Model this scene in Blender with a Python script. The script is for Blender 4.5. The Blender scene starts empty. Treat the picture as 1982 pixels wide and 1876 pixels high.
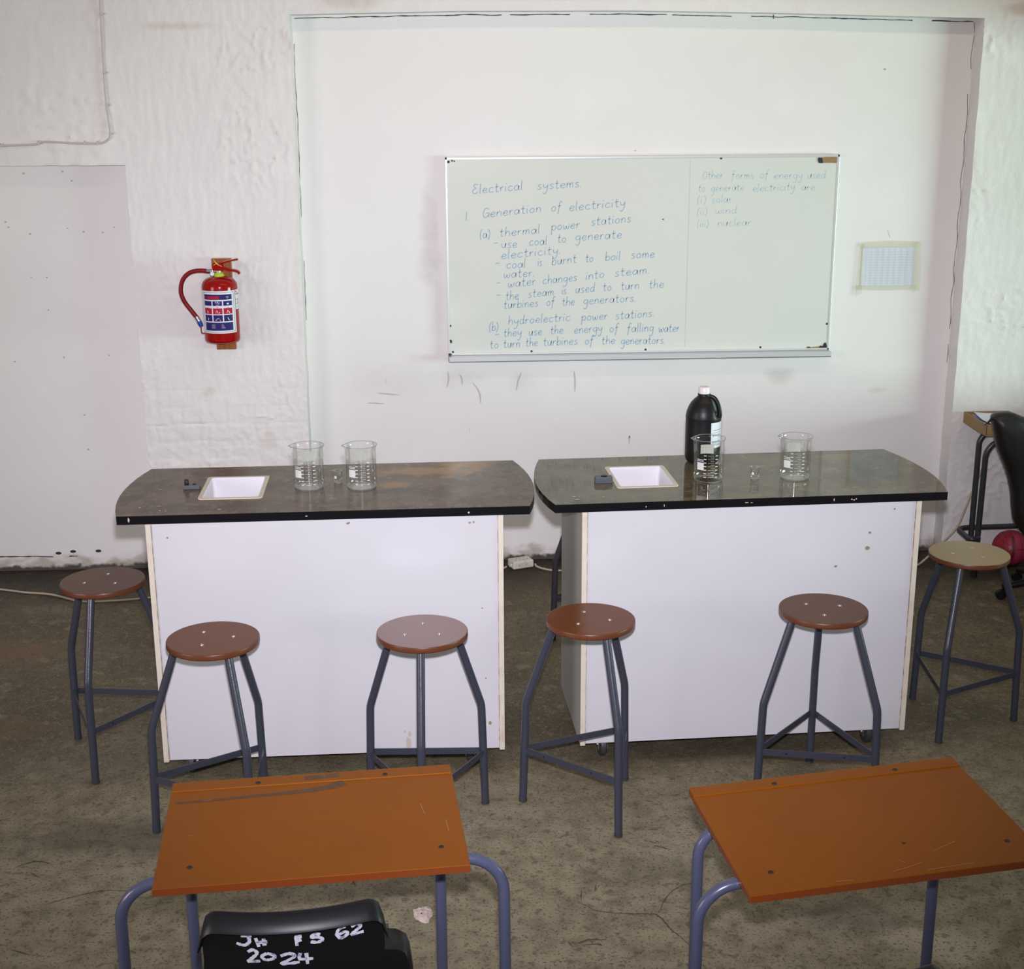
import bpy, math, random
from math import sin, cos, pi, radians
from mathutils import Vector, Matrix, noise
random.seed(4)
SC = bpy.context.scene
COL = SC.collection

# ---------------------------------------------------------------- camera
CP = Vector((-0.9458, -6.4862, 2.2337))
YAW, PIT, ROL = 0.0527, -0.2775, -0.0052
fw = Vector((sin(YAW)*cos(PIT), cos(YAW)*cos(PIT), sin(PIT)))
r0 = Vector((cos(YAW), -sin(YAW), 0)); u0 = r0.cross(fw)
rt = cos(ROL)*r0 + sin(ROL)*u0; up = -sin(ROL)*r0 + cos(ROL)*u0
cam_d = bpy.data.cameras.new('camera')
cam = bpy.data.objects.new('camera', cam_d); COL.objects.link(cam)
cam_d.sensor_fit = 'HORIZONTAL'; cam_d.sensor_width = 36.0
cam_d.lens = 2705.5/1982*36.0
cam_d.clip_start = 0.05
M = Matrix((rt, up, -fw)).transposed().to_4x4(); M.translation = CP
cam.matrix_world = M
SC.camera = cam

# ---------------------------------------------------------------- world, lights, exposure
SC.view_settings.view_transform = 'Standard'
SC.view_settings.look = 'None'
SC.view_settings.gamma = 1.0
SC.view_settings.use_curve_mapping = False
SC.view_settings.exposure = 0.10
W = bpy.data.worlds.new('world'); SC.world = W; W.use_nodes = True
bg = W.node_tree.nodes['Background']
bg.inputs[0].default_value = (1.0, 0.94, 1.0, 1); bg.inputs[1].default_value = 0.21

def light(name, kind, loc, aim, energy, col, **kw):
    d = bpy.data.lights.new(name, kind); d.energy = energy; d.color = col
    for k, v in kw.items(): setattr(d, k, v)
    o = bpy.data.objects.new(name, d); COL.objects.link(o); o.location = loc
    o.rotation_euler = (Vector(aim)-Vector(loc)).to_track_quat('-Z', 'Y').to_euler()
    return o
# the camera's own flash, just above the lens
light('camera_flash', 'SPOT', CP + up*0.135 + rt*0.01 + fw*0.02, (-0.70, 0, 0.62), 820, (.90, .865, .985),
      shadow_soft_size=0.03, spot_size=radians(60), spot_blend=1.0)
# greenish daylight from outside the window in the right-hand wall
light('window_light_right', 'AREA', (6.2, -3.0, 1.15), (1.5, -0.8, 1.1), 262, (0.67, 1.0, 0.86), shape='RECTANGLE', size=2.6, size_y=1.1)
# daylight through the windows far to the left and behind
light('window_light_left', 'AREA', (-6.2, -5.6, 1.9), (-0.5, -1.2, 0.9), 95, (1.0, 0.90, 0.88), shape='RECTANGLE', size=2.2, size_y=1.4)
# ceiling tube parallel to the wall
light('ceiling_tube_light', 'AREA', (0.3, -2.3, 3.85), (0.3, -0.6, 1.0), 16, (1.0, 0.80, 0.50), shape='RECTANGLE', size=3.4, size_y=0.10)
SC.cycles.blur_glossy = 0.2

# ---------------------------------------------------------------- mesh helpers
class MB:
    def __init__(s): s.v = []; s.f = []
    def quad(s, a, b, c, d):
        i = len(s.v); s.v += [a, b, c, d]; s.f.append((i, i+1, i+2, i+3))
    def poly(s, pts):
        i = len(s.v); s.v += list(pts); s.f.append(tuple(range(i, i+len(pts))))
    def box(s, x0, x1, y0, y1, z0, z1):
        i = len(s.v)
        s.v += [(x0,y0,z0),(x1,y0,z0),(x1,y1,z0),(x0,y1,z0),(x0,y0,z1),(x1,y0,z1),(x1,y1,z1),(x0,y1,z1)]
        s.f += [tuple(i+k for k in q) for q in ((0,3,2,1),(4,5,6,7),(0,1,5,4),(1,2,6,5),(2,3,7,6),(3,0,4,7))]
    def bar(s, a, b, w, h, upv=(0,0,1)):
        a = Vector(a); b = Vector(b); d = (b-a).normalized()
        sd = d.cross(Vector(upv)).normalized()*(w/2); u2 = sd.cross(d).normalized()*(h/2)
        i = len(s.v)
        for p in (a, b): s.v += [tuple(p+x) for x in (-sd-u2, sd-u2, sd+u2, -sd+u2)]
        s.f += [tuple(i+k for k in q) for q in ((0,1,2,3),(7,6,5,4),(0,4,5,1),(1,5,6,2),(2,6,7,3),(3,7,4,0))]
    def tube(s, pts, r, n=12, closed=False, caps=True):
        P = [Vector(p) for p in pts]; m = len(P)
        R = r if isinstance(r, (list, tuple)) else [r]*m
        base = len(s.v); nrm = None
        for k in range(m):
            if closed: t = P[(k+1) % m]-P[(k-1) % m]
            else: t = P[min(k+1, m-1)]-P[max(k-1, 0)]
            t.normalize()
            if nrm is None:
                nrm = t.orthogonal().normalized()
            else:
                nrm = (nrm - t*nrm.dot(t))
                nrm = nrm.normalized() if nrm.length > 1e-6 else t.orthogonal().normalized()
            bn = t.cross(nrm)
            for j in range(n):
                a = 2*pi*j/n
                s.v.append(tuple(P[k] + (nrm*cos(a)+bn*sin(a))*R[k]))
        for k in range(m if closed else m-1):
            k2 = (k+1) % m
            for j in range(n):
                j2 = (j+1) % n
                s.f.append((base+k*n+j, base+k*n+j2, base+k2*n+j2, base+k2*n+j))
        if caps and not closed:
            s.f.append(tuple(base+j for j in range(n-1, -1, -1)))
            s.f.append(tuple(base+(m-1)*n+j for j in range(n)))
    def lathe(s, prof, n=32, c=(0,0,0), rad=None, close_top=False, close_bot=False):
        base = len(s.v); m = len(prof)
        for k, (r, z) in enumerate(prof):
            for j in range(n):
                a = 2*pi*j/n
                rr = rad(r, z, a, k) if rad else r
                s.v.append((c[0]+rr*cos(a), c[1]+rr*sin(a), c[2]+z))
        for k in range(m-1):
            for j in range(n):
                j2 = (j+1) % n
                s.f.append((base+k*n+j, base+k*n+j2, base+(k+1)*n+j2, base+(k+1)*n+j))
        if close_bot: s.f.append(tuple(base+j for j in range(n-1, -1, -1)))
        if close_top: s.f.append(tuple(base+(m-1)*n+j for j in range(n)))
    def prism(s, pts, z0, z1, sides=True):
        n = len(pts); i = len(s.v)
        s.v += [(x, y, z0) for x, y in pts] + [(x, y, z1) for x, y in pts]
        s.f.append(tuple(range(i+n-1, i-1, -1))); s.f.append(tuple(range(i+n, i+2*n)))
        if sides:
            for k in range(n):
                k2 = (k+1) % n
                s.f.append((i+k, i+k2, i+n+k2, i+n+k))
    def ribbon(s, pts, w, fn):
        # flat stroke in a 2-D plane mapped by fn(x, y) -> 3-D
        P = [Vector((p[0], p[1])) for p in pts]; m = len(P)
        ws = w if isinstance(w, (list, tuple)) else [w]*m
        i = len(s.v)
        for k in range(m):
            t = P[min(k+1, m-1)]-P[max(k-1, 0)]
            t = t.normalized() if t.length > 1e-9 else Vector((1, 0))
            n = Vector((-t.y, t.x))*ws[k]/2
            s.v += [fn(*(P[k]+n)), fn(*(P[k]-n))]
        for k in range(m-1): s.f.append((i+2*k, i+2*k+1, i+2*k+3, i+2*k+2))
    def build(s, name, material, parent=None, smooth=False, bevel=0, seg=2, angle=None):
        me = bpy.data.meshes.new(name); me.from_pydata([tuple(v) for v in s.v], [], s.f); me.update()
        o = bpy.data.objects.new(name, me); COL.objects.link(o)
        if material: me.materials.append(material)
        if parent: o.parent = parent
        if smooth:
            me.polygons.foreach_set('use_smooth', [True]*len(me.polygons))
            if angle:
                try: me.set_sharp_from_angle(angle=radians(angle))
                except Exception: pass
        if bevel:
            b = o.modifiers.new('bevel', 'BEVEL'); b.width = bevel; b.segments = seg; b.limit_method = 'ANGLE'; b.angle_limit = radians(40)
        return o

def spline(pts, n=6, closed=False):
    P = [Vector(p) for p in pts]; out = []; m = len(P)
    if m < 3 and not closed: return [tuple(p) for p in P]
    for k in range(m if closed else m-1):
        if closed: a, b, c, d = P[k-1], P[k], P[(k+1) % m], P[(k+2) % m]
        else: a, b, c, d = P[max(k-1, 0)], P[k], P[k+1], P[min(k+2, m-1)]
        for j in range(n):
            t = j/n
            out.append(tuple(0.5*((2*b)+(c-a)*t+(2*a-5*b+4*c-d)*t*t+(3*b-a-3*c+d)*t**3)))
    if not closed: out.append(tuple(P[-1]))
    return out

def bend(pts, r, n=7):
    # polyline with rounded corners of radius r
    P = [Vector(p) for p in pts]; out = [tuple(P[0])]
    for k in range(1, len(P)-1):
        a = (P[k-1]-P[k]); b = (P[k+1]-P[k])
        d = min(r, a.length*.49, b.length*.49)
        ang = a.angle(b)
        if ang > radians(176): out.append(tuple(P[k])); continue
        t = min(r/math.tan(ang/2), a.length*.495, b.length*.495)
        p0 = P[k]+a.normalized()*t; p1 = P[k]+b.normalized()*t
        for j in range(n+1):
            s = j/n
            # circle-like quadratic/rational blend
            w = sin(ang/2)
            den = (1-s)**2+2*w*s*(1-s)+s*s
            out.append(tuple(((1-s)**2*p0+2*w*s*(1-s)*P[k]+s*s*p1)/den))
    out.append(tuple(P[-1])); return out

def tag(o, label, cat, group=None):
    o['label'] = label; o['category'] = cat
    if group: o['group'] = group
    return o
def thing(name, label, cat, loc=(0,0,0), rz=0, group=None):
    o = bpy.data.objects.new(name, None); COL.objects.link(o); o.empty_display_size = .05
    o.location = loc; o.rotation_euler = (0, 0, rz)
    return tag(o, label, cat, group)
def dup(root, loc, rz, label, group=None):
    r = root.copy(); COL.objects.link(r); r.location = loc; r.rotation_euler = (0, 0, rz); r['label'] = label
    if group: r['group'] = group
    for ch in list(root.children):
        c = ch.copy(); COL.objects.link(c); c.parent = r
        for g in list(ch.children):
            d = g.copy(); COL.objects.link(d); d.parent = c
    return r

# ---------------------------------------------------------------- materials
def mat(name, col, rough=0.5, metal=0.0, spec=0.5, var=None, bump=None, coat=0.0, alpha=None):
    """var = list of (scale, colour, low, high, stretch) noise layers; bump = (scale, strength, detail)"""
    m = bpy.data.materials.new(name); m.use_nodes = True
    nt = m.node_tree; N = nt.nodes; L = nt.links
    b = N['Principled BSDF']
    b.inputs['Base Color'].default_value = (*col, 1); b.inputs['Roughness'].default_value = rough
    b.inputs['Metallic'].default_value = metal; b.inputs['Specular IOR Level'].default_value = spec
    b.inputs['Coat Weight'].default_value = coat; b.inputs['Coat Roughness'].default_value = 0.08
    geo = N.new('ShaderNodeNewGeometry')
    last = None
    for lay in (var or []):
        sc, c2, lo, hi = lay[:4]; st = lay[4] if len(lay) > 4 else (1, 1, 1)
        mp = N.new('ShaderNodeMapping'); mp.inputs['Scale'].default_value = st
        mp.inputs['Location'].default_value = (random.random()*5, random.random()*5, random.random()*5)
        L.new(geo.outputs['Position'], mp.inputs['Vector'])
        no = N.new('ShaderNodeTexNoise'); no.inputs['Scale'].default_value = sc; no.inputs['Detail'].default_value = 6
        no.inputs['Roughness'].default_value = .6
        L.new(mp.outputs[0], no.inputs['Vector'])
        rg = N.new('ShaderNodeMapRange'); rg.interpolation_type = 'SMOOTHSTEP'
        rg.inputs[1].default_value = lo; rg.inputs[2].default_value = hi
        L.new(no.outputs['Fac'], rg.inputs[0])
        mx = N.new('ShaderNodeMix'); mx.data_type = 'RGBA'
        L.new(rg.outputs[0], mx.inputs[0])
        if last is None: mx.inputs[6].default_value = (*col, 1)
        else: L.new(last, mx.inputs[6])
        mx.inputs[7].default_value = (*c2, 1)
        last = mx.outputs[2]
    if last is not None: L.new(last, b.inputs['Base Color'])
    if bump:
        no = N.new('ShaderNodeTexNoise'); no.inputs['Scale'].default_value = bump[0]; no.inputs['Detail'].default_value = bump[2] if len(bump) > 2 else 4
        L.new(geo.outputs['Position'], no.inputs['Vector'])
        bp = N.new('ShaderNodeBump'); bp.inputs['Strength'].default_value = bump[1]; bp.inputs['Distance'].default_value = 0.004
        L.new(no.outputs['Fac'], bp.inputs['Height']); L.new(bp.outputs[0], b.inputs['Normal'])
    m['last'] = 0
    return m

def mix_in(m, colour, build_mask):
    """lay a colour over a material's base colour where build_mask(nodes, links, position) -> socket"""
    nt = m.node_tree; N = nt.nodes; L = nt.links; b = N['Principled BSDF']
    geo = N.new('ShaderNodeNewGeometry')
    sock = build_mask(N, L, geo.outputs['Position'])
    mx = N.new('ShaderNodeMix'); mx.data_type = 'RGBA'
    if b.inputs['Base Color'].links: L.new(b.inputs['Base Color'].links[0].from_socket, mx.inputs[6])
    else: mx.inputs[6].default_value = b.inputs['Base Color'].default_value
    mx.inputs[7].default_value = (*colour, 1)
    L.new(sock, mx.inputs[0]); L.new(mx.outputs[2], b.inputs['Base Color'])
def math_(N, L, op, a, b=None, c=None):
    n = N.new('ShaderNodeMath'); n.operation = op
    for i, x in enumerate((a, b, c)):
        if x is None: continue
        if isinstance(x, (int, float)): n.inputs[i].default_value = x
        else: L.new(x, n.inputs[i])
    return n.outputs[0]
def ramp(N, L, x, lo, hi, t0=0.0, t1=1.0):
    n = N.new('ShaderNodeMapRange'); n.interpolation_type = 'SMOOTHSTEP'
    n.inputs[1].default_value = lo; n.inputs[2].default_value = hi; n.inputs[3].default_value = t0; n.inputs[4].default_value = t1
    L.new(x, n.inputs[0]); return n.outputs[0]
def noise_(N, L, pos, scale, detail=5, stretch=(1,1,1)):
    mp = N.new('ShaderNodeMapping'); mp.inputs['Scale'].default_value = stretch; L.new(pos, mp.inputs['Vector'])
    n = N.new('ShaderNodeTexNoise'); n.inputs['Scale'].default_value = scale; n.inputs['Detail'].default_value = detail
    L.new(mp.outputs[0], n.inputs['Vector']); return n.outputs['Fac']
def sep(N, L, pos):
    s = N.new('ShaderNodeSeparateXYZ'); L.new(pos, s.inputs[0]); return s.outputs
def blob(cx, cy, rx, ry, nscale=9, namt=.9, axes=(0, 1), lo=1.15, hi=.6, cut=None):
    """soft-edged stain or painted shade: an ellipse broken up by noise, in two position axes"""
    def f(N, L, pos):
        s = sep(N, L, pos)
        dx = math_(N, L, 'MULTIPLY', math_(N, L, 'SUBTRACT', s[axes[0]], cx), 1/rx)
        dy = math_(N, L, 'MULTIPLY', math_(N, L, 'SUBTRACT', s[axes[1]], cy), 1/ry)
        d = math_(N, L, 'SQRT', math_(N, L, 'ADD', math_(N, L, 'MULTIPLY', dx, dx), math_(N, L, 'MULTIPLY', dy, dy)))
        n = noise_(N, L, pos, nscale)
        e = math_(N, L, 'MULTIPLY_ADD', math_(N, L, 'SUBTRACT', n, .5), namt*2, d)
        return math_(N, L, 'MULTIPLY', ramp(N, L, e, lo, hi), cut if cut else 1.0)
    return f

PLASTER = mat('white_plaster', (.75, .73, .715), .62, spec=.3, var=[(1.3, (.715, .69, .675), .35, .75), (7, (.775, .755, .74), .45, .8), (160, (.68, .65, .63), .66, .8)], bump=(90, .35, 6))
SMOOTHWALL = mat('smooth_white_wall', (.765, .75, .735), .5, spec=.3, var=[(.9, (.74, .72, .705), .35, .75), (3.2, (.78, .765, .75), .5, .8)], bump=(26, .10, 5))
for m_ in (PLASTER, SMOOTHWALL):
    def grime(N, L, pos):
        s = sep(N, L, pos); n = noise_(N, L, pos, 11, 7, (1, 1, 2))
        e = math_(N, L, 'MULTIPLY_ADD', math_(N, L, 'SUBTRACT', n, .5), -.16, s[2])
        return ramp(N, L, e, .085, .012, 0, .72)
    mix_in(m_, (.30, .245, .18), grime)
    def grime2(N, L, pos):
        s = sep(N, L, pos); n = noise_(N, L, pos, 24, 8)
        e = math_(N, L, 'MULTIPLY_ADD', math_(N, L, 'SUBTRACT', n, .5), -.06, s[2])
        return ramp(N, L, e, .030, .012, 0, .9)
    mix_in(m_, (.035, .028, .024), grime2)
    def spots(N, L, pos):
        s = sep(N, L, pos); n = noise_(N, L, pos, 38, 4)
        return math_(N, L, 'MULTIPLY', ramp(N, L, n, .70, .76), ramp(N, L, s[2], .38, .06, 0, .55))
    mix_in(m_, (.12, .10, .09), spots)
# rubbed, dirty places on the wall around the board
for a in [(-.98, 1.62, .05, .22, .28), (-.98, 1.46, .06, .16, .25), (-.95, 1.25, .05, .25, .13), (-1.16, .90, .30, .10, .12), (.68, .90, .10, .05, .35), (-.56, .89, .07, .07, .16), (-.84, .91, .12, .06, .14), (1.16, .82, .05, .02, .3)]:
    mix_in(SMOOTHWALL, (.40, .36, .33), blob(a[0], a[1], a[2], a[3], 14, .7, (0, 2), 1.2, .1, a[4]))
for a in [(-2.05, 2.49, .16, .02, .35), (-1.30, 2.60, .16, .05, .4), (-.3, 2.61, .5, .02, .25), (1.66, 2.55, .12, .03, .5), (-2.0, .89, .05, .03, .3), (-1.74, .66, .05, .05, .25)]:
    mix_in(PLASTER, (.50, .38, .28), blob(a[0], a[1], a[2], a[3], 13, .8, (0, 2), 1.2, .2, a[4]))

FLOOR = mat('worn_concrete', (0.124, 0.100, 0.057), .6, spec=.2,
    var=[(1.1, (0.085, 0.067, 0.039), .40, .66), (2.6, (0.165, 0.140, 0.084), .50, .70), (6.5, (0.082, 0.065, 0.039), .52, .70), (13, (0.194, 0.165, 0.105), .54, .70),
         (33, (0.085, 0.068, 0.042), .52, .66), (75, (0.184, 0.158, 0.102), .55, .66), (120, (0.068, 0.054, 0.034), .55, .64), (210, (0.291, 0.260, 0.176), .60, .68)], bump=(70, .5, 8))
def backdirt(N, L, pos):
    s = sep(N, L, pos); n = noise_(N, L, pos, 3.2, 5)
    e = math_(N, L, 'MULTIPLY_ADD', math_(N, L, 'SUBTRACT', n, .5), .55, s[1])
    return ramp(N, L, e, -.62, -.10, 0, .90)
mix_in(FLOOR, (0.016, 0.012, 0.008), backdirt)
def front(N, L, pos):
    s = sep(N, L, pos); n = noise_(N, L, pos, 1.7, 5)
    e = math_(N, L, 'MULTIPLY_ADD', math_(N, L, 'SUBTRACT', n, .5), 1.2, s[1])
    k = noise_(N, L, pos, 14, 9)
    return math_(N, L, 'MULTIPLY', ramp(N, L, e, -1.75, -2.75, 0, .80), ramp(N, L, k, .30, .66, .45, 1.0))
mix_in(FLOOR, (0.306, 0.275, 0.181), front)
for c_, a in [((0.165, 0.105, 0.046), (-2.69, -1.02, .22, .12, .6)), ((0.145, 0.090, 0.042), (-2.55, -1.75, .20, .10, .5)), ((0.097, 0.100, 0.088), (.17, -3.12, .16, .09, .5)),
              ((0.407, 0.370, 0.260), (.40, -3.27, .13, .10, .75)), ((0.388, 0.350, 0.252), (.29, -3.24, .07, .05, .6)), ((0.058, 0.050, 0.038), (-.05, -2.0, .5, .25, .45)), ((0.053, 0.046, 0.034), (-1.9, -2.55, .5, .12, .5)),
              ((0.087, 0.078, 0.055), (-.35, -2.85, .22, .10, .35)), ((0.291, 0.270, 0.193), (-.16, -2.75, .18, .12, .4)), ((0.213, 0.130, 0.059), (1.62, -1.35, .25, .12, .4))]:
    mix_in(FLOOR, c_, blob(a[0], a[1], a[2], a[3], 11, .9, (0, 1), 1.25, .35, a[4]))  # stains, plus dark ellipses that paint shadow into the floor colour

mix_in(FLOOR, (0.058, 0.047, 0.031), lambda N, L, pos: ramp(N, L, noise_(N, L, pos, 120, 5), .55, .66, 0, .75))
mix_in(FLOOR, (0.073, 0.058, 0.037), lambda N, L, pos: ramp(N, L, noise_(N, L, pos, 34, 8), .56, .66, 0, .55))
mix_in(FLOOR, (0.330, 0.300, 0.210), lambda N, L, pos: ramp(N, L, noise_(N, L, pos, 205, 3), .62, .72, 0, .6))
TOPVAR = [(8, (.080, .056, .038), .40, .64), (20, (.215, .160, .105), .55, .74), (30, (.088, .064, .045), .56, .70), (70, (.24, .185, .125), .60, .72), (140, (.08, .058, .042), .62, .72)]
TOP_A = mat('brown_laminate_satin', (.135, .098, .064), .19, spec=.12, var=TOPVAR)
TOP_B = mat('brown_laminate_polished', (.125, .098, .058), .05, spec=.26, var=[(8, (.078, .062, .040), .40, .64), (20, (.20, .162, .105), .55, .74), (30, (.088, .070, .047), .56, .70), (70, (.22, .178, .12), .60, .72), (140, (.075, .06, .042), .62, .72)])
for a in [(-1.00, -1.72, .20, .06, .75), (-.86, -1.64, .12, .06, .7), (-1.10, -1.88, .05, .05, .6), (-.93, -1.80, .03, .02, .6)]:
    mix_in(TOP_A, (.33, .19, .060), blob(a[0], a[1], a[2], a[3], 16, .8, (0, 1), 1.2, .5, a[4]))
mix_in(TOP_B, (.25, .16, .06), blob(.52, -1.62, .12, .04, 16, .8, (0, 1), 1.2, .5, .45))
BLACKEDGE = mat('black_edging', (.006, .006, .008), .25, spec=.28)
MELAMINE = mat('white_melamine', (.60, .60, .625), .33, spec=.4, var=[(2.5, (.58, .58, .605), .4, .7), (60, (.56, .54, .56), .69, .76)])
CREAM = mat('cream_board_edge', (.66, .60, .50), .5, var=[(14, (.58, .50, .40), .5, .75)])
GLUE = mat('brown_glue_line', (.30, .19, .13), .6, var=[(40, (.55, .48, .42), .45, .6)])
SHADESIDE = mat('shaded_melamine_side', (.50, .49, .45), .4)  # white melamine darkened: shade of the bench sides put into the colour
SINKW = mat('white_enamel', (.74, .73, .77), .25, spec=.45)
SINKRIM = mat('cream_sink_rim', (.60, .53, .42), .4)
TAPGREY = mat('grey_blue_plastic', (.075, .085, .10), .45)
BLACKPL = mat('black_plastic', (.006, .006, .007), .40, spec=.32)
RUBBER = mat('dark_rubber', (.035, .036, .038), .5)
ZINC = mat('zinc', (.42, .42, .42), .35, metal=.9)
CHROME = mat('chrome', (.60, .60, .58), .24, metal=1.0)
FRAMEBLUE = mat('slate_blue_enamel', (.040, .044, .064), .28, spec=.5, bump=(420, .12, 2))
DESKBLUE = mat('grey_blue_enamel', (.066, .074, .128), .26, spec=.5)
DARKTUBE = mat('dark_grey_enamel', (.030, .031, .036), .3, spec=.5)
SEAT_R = mat('red_brown_laminate', (.140, .042, .011), .22, spec=.14, bump=(260, .10, 3))
SEAT_D = mat('dark_brown_laminate', (.108, .045, .020), .24, spec=.12, bump=(260, .10, 3))
SEAT_P = mat('glossy_brown_laminate', (.145, .044, .022), .16, spec=.6)  # reddish brown, glossier than the other seats
SEAT_T = mat('tan_laminate', (.29, .205, .095), .26, spec=.15, bump=(260, .10, 3))
SEATEDGE = mat('red_brown_edge', (.112, .031, .010), .35)
DESKTOP = mat('orange_varnished_board', (.200, .058, .003), .36, spec=.10, var=[(3, (.18, .052, .003), .4, .7), (70, (.215, .072, .004), .5, .75, (1, 6, 1))])
DESKEDGE = mat('orange_red_edge', (.175, .040, .009), .32)
SCREWDK = mat('dark_screw', (.02, .017, .014), .5, metal=.5)
STAIN = mat('grey_rubbed_mark', (.075, .034, .012), .5, var=[(40, (.14, .050, .008), .52, .68)])
BOARDW = mat('whiteboard_enamel', (.665, .680, .635), .13, spec=.35, var=[(1.2, (.64, .665, .625), .4, .7)])
ALU = mat('aluminium', (.62, .64, .64), .35, metal=.25)
ALUDARK = mat('aluminium_lip', (.22, .24, .24), .4, metal=.6)
INK = mat('blue_marker', (.26, .395, .53), .6)
INKPALE = mat('pale_blue_marker', (.42, .545, .60), .6)
INKLINE = mat('pale_grey_marker', (.52, .54, .54), .6)
BLACKMARK = mat('black_residue', (.012, .012, .012), .6)
TAPEBRN = mat('brown_tape', (.30, .19, .08), .4, var=[(60, (.16, .10, .05), .5, .7)])
PAPER = mat('white_paper', (.60, .63, .70), .7)
PAPERLINE = mat('printed_grey_line', (.44, .45, .52), .7)
CLEARTAPE = mat('yellowed_tape', (.74, .73, .56), .25, spec=.5)
REDPAINT = mat('red_paint', (.29, .004, .003), .14, spec=.3)
REDRUB = mat('red_rubber', (.20, .006, .009), .4, spec=.25)
NAVY = mat('navy_print', (.026, .018, .13), .5, spec=.15)
LABELW = mat('label_white', (.70, .71, .77), .3)
REDPRINT = mat('red_print', (.42, .012, .035), .5, spec=.15)
LIME = mat('lime_plastic', (.42, .52, .03), .4)
YELLOW = mat('yellow_tie', (.75, .50, .06), .4)
BLUEPL = mat('blue_plastic', (.01, .07, .36), .35)
WOOD = mat('orange_wood', (.30, .090, .016), .32, var=[(18, (.20, .055, .010), .45, .65, (7, 1, .6)), (30, (.36, .15, .03), .58, .7, (6, 1, .5))])
CORDM = mat('cream_cord', (.40, .34, .25), .5)
CORDW = mat('grey_white_cable', (.55, .49, .43), .5)
ADAPT = mat('dirty_white_plastic', (.62, .62, .58), .4, var=[(22, (.55, .50, .33), .5, .65), (40, (.42, .33, .24), .62, .72)])
CARD = mat('brown_cardboard', (.26, .165, .065), .6)
CARDIN = mat('brown_cardboard_inside', (.33, .23, .10), .6)
LEATHER = mat('dark_leatherette', (.012, .011, .010), .40, spec=.4, bump=(160, .2, 4))
BALLRED = mat('red_leather', (.30, .012, .03), .45, var=[(10, (.24, .01, .02), .45, .7)])
BALLPINK = mat('dark_pink_leather', (.33, .028, .07), .45)
SEAM = mat('dark_red_seam', (.12, .006, .014), .5)
BALLTXT = mat('maroon_print', (.095, .008, .016), .5)
ROCK = mat('pale_plaster_lump', (.55, .47, .42), .7, var=[(60, (.42, .33, .28), .5, .65)], bump=(120, .6, 4))
WHITEPAINT = mat('white_paint', (.62, .64, .74), .5, var=[(90, (.25, .26, .34), .52, .62)])
CRACKM = mat('dark_crack', (.05, .045, .04), .8)
SCUFF = mat('grey_scuff', (.46, .45, .45), .6)
SPECK = mat('nail_hole_grey', (.42, .39, .37), .7)
CAPW = mat('white_cap', (.72, .66, .64), .4)

def glass_mat():
    m = bpy.data.materials.new('beaker_glass'); m.use_nodes = True
    nt = m.node_tree; N = nt.nodes; L = nt.links
    N.remove(N['Principled BSDF'])
    out = N['Material Output']
    lw = N.new('ShaderNodeLayerWeight'); lw.inputs[0].default_value = .32
    tr = N.new('ShaderNodeBsdfTransparent'); gl = N.new('ShaderNodeBsdfGlossy'); gl.inputs['Roughness'].default_value = .03
    mc = N.new('ShaderNodeMix'); mc.data_type = 'RGBA'
    mc.inputs[6].default_value = (.985, .99, .985, 1); mc.inputs[7].default_value = (.70, .80, .74, 1)
    rg = N.new('ShaderNodeMapRange'); rg.inputs[1].default_value = .72; rg.inputs[2].default_value = 1.0
    L.new(lw.outputs['Facing'], rg.inputs[0]); L.new(rg.outputs[0], mc.inputs[0]); L.new(mc.outputs[2], tr.inputs[0])
    mx = N.new('ShaderNodeMixShader')
    f2 = N.new('ShaderNodeMath'); f2.operation = 'MULTIPLY_ADD'; f2.inputs[1].default_value = .40; f2.inputs[2].default_value = .045
    L.new(lw.outputs['Fresnel'], f2.inputs[0]); lw.inputs[0].default_value = .28
    L.new(f2.outputs[0], mx.inputs[0]); L.new(tr.outputs[0], mx.inputs[1]); L.new(gl.outputs[0], mx.inputs[2])
    L.new(mx.outputs[0], out.inputs[0])
    return m
GLASS = glass_mat()
GLASSRIM = mat('glass_rim', (.50, .56, .53), .08, spec=.8)
GLASSRIM.node_tree.nodes['Principled BSDF'].inputs['Transmission Weight'].default_value = .75
MARKW = mat('white_glass_print', (.62, .64, .60), .5)

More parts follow.
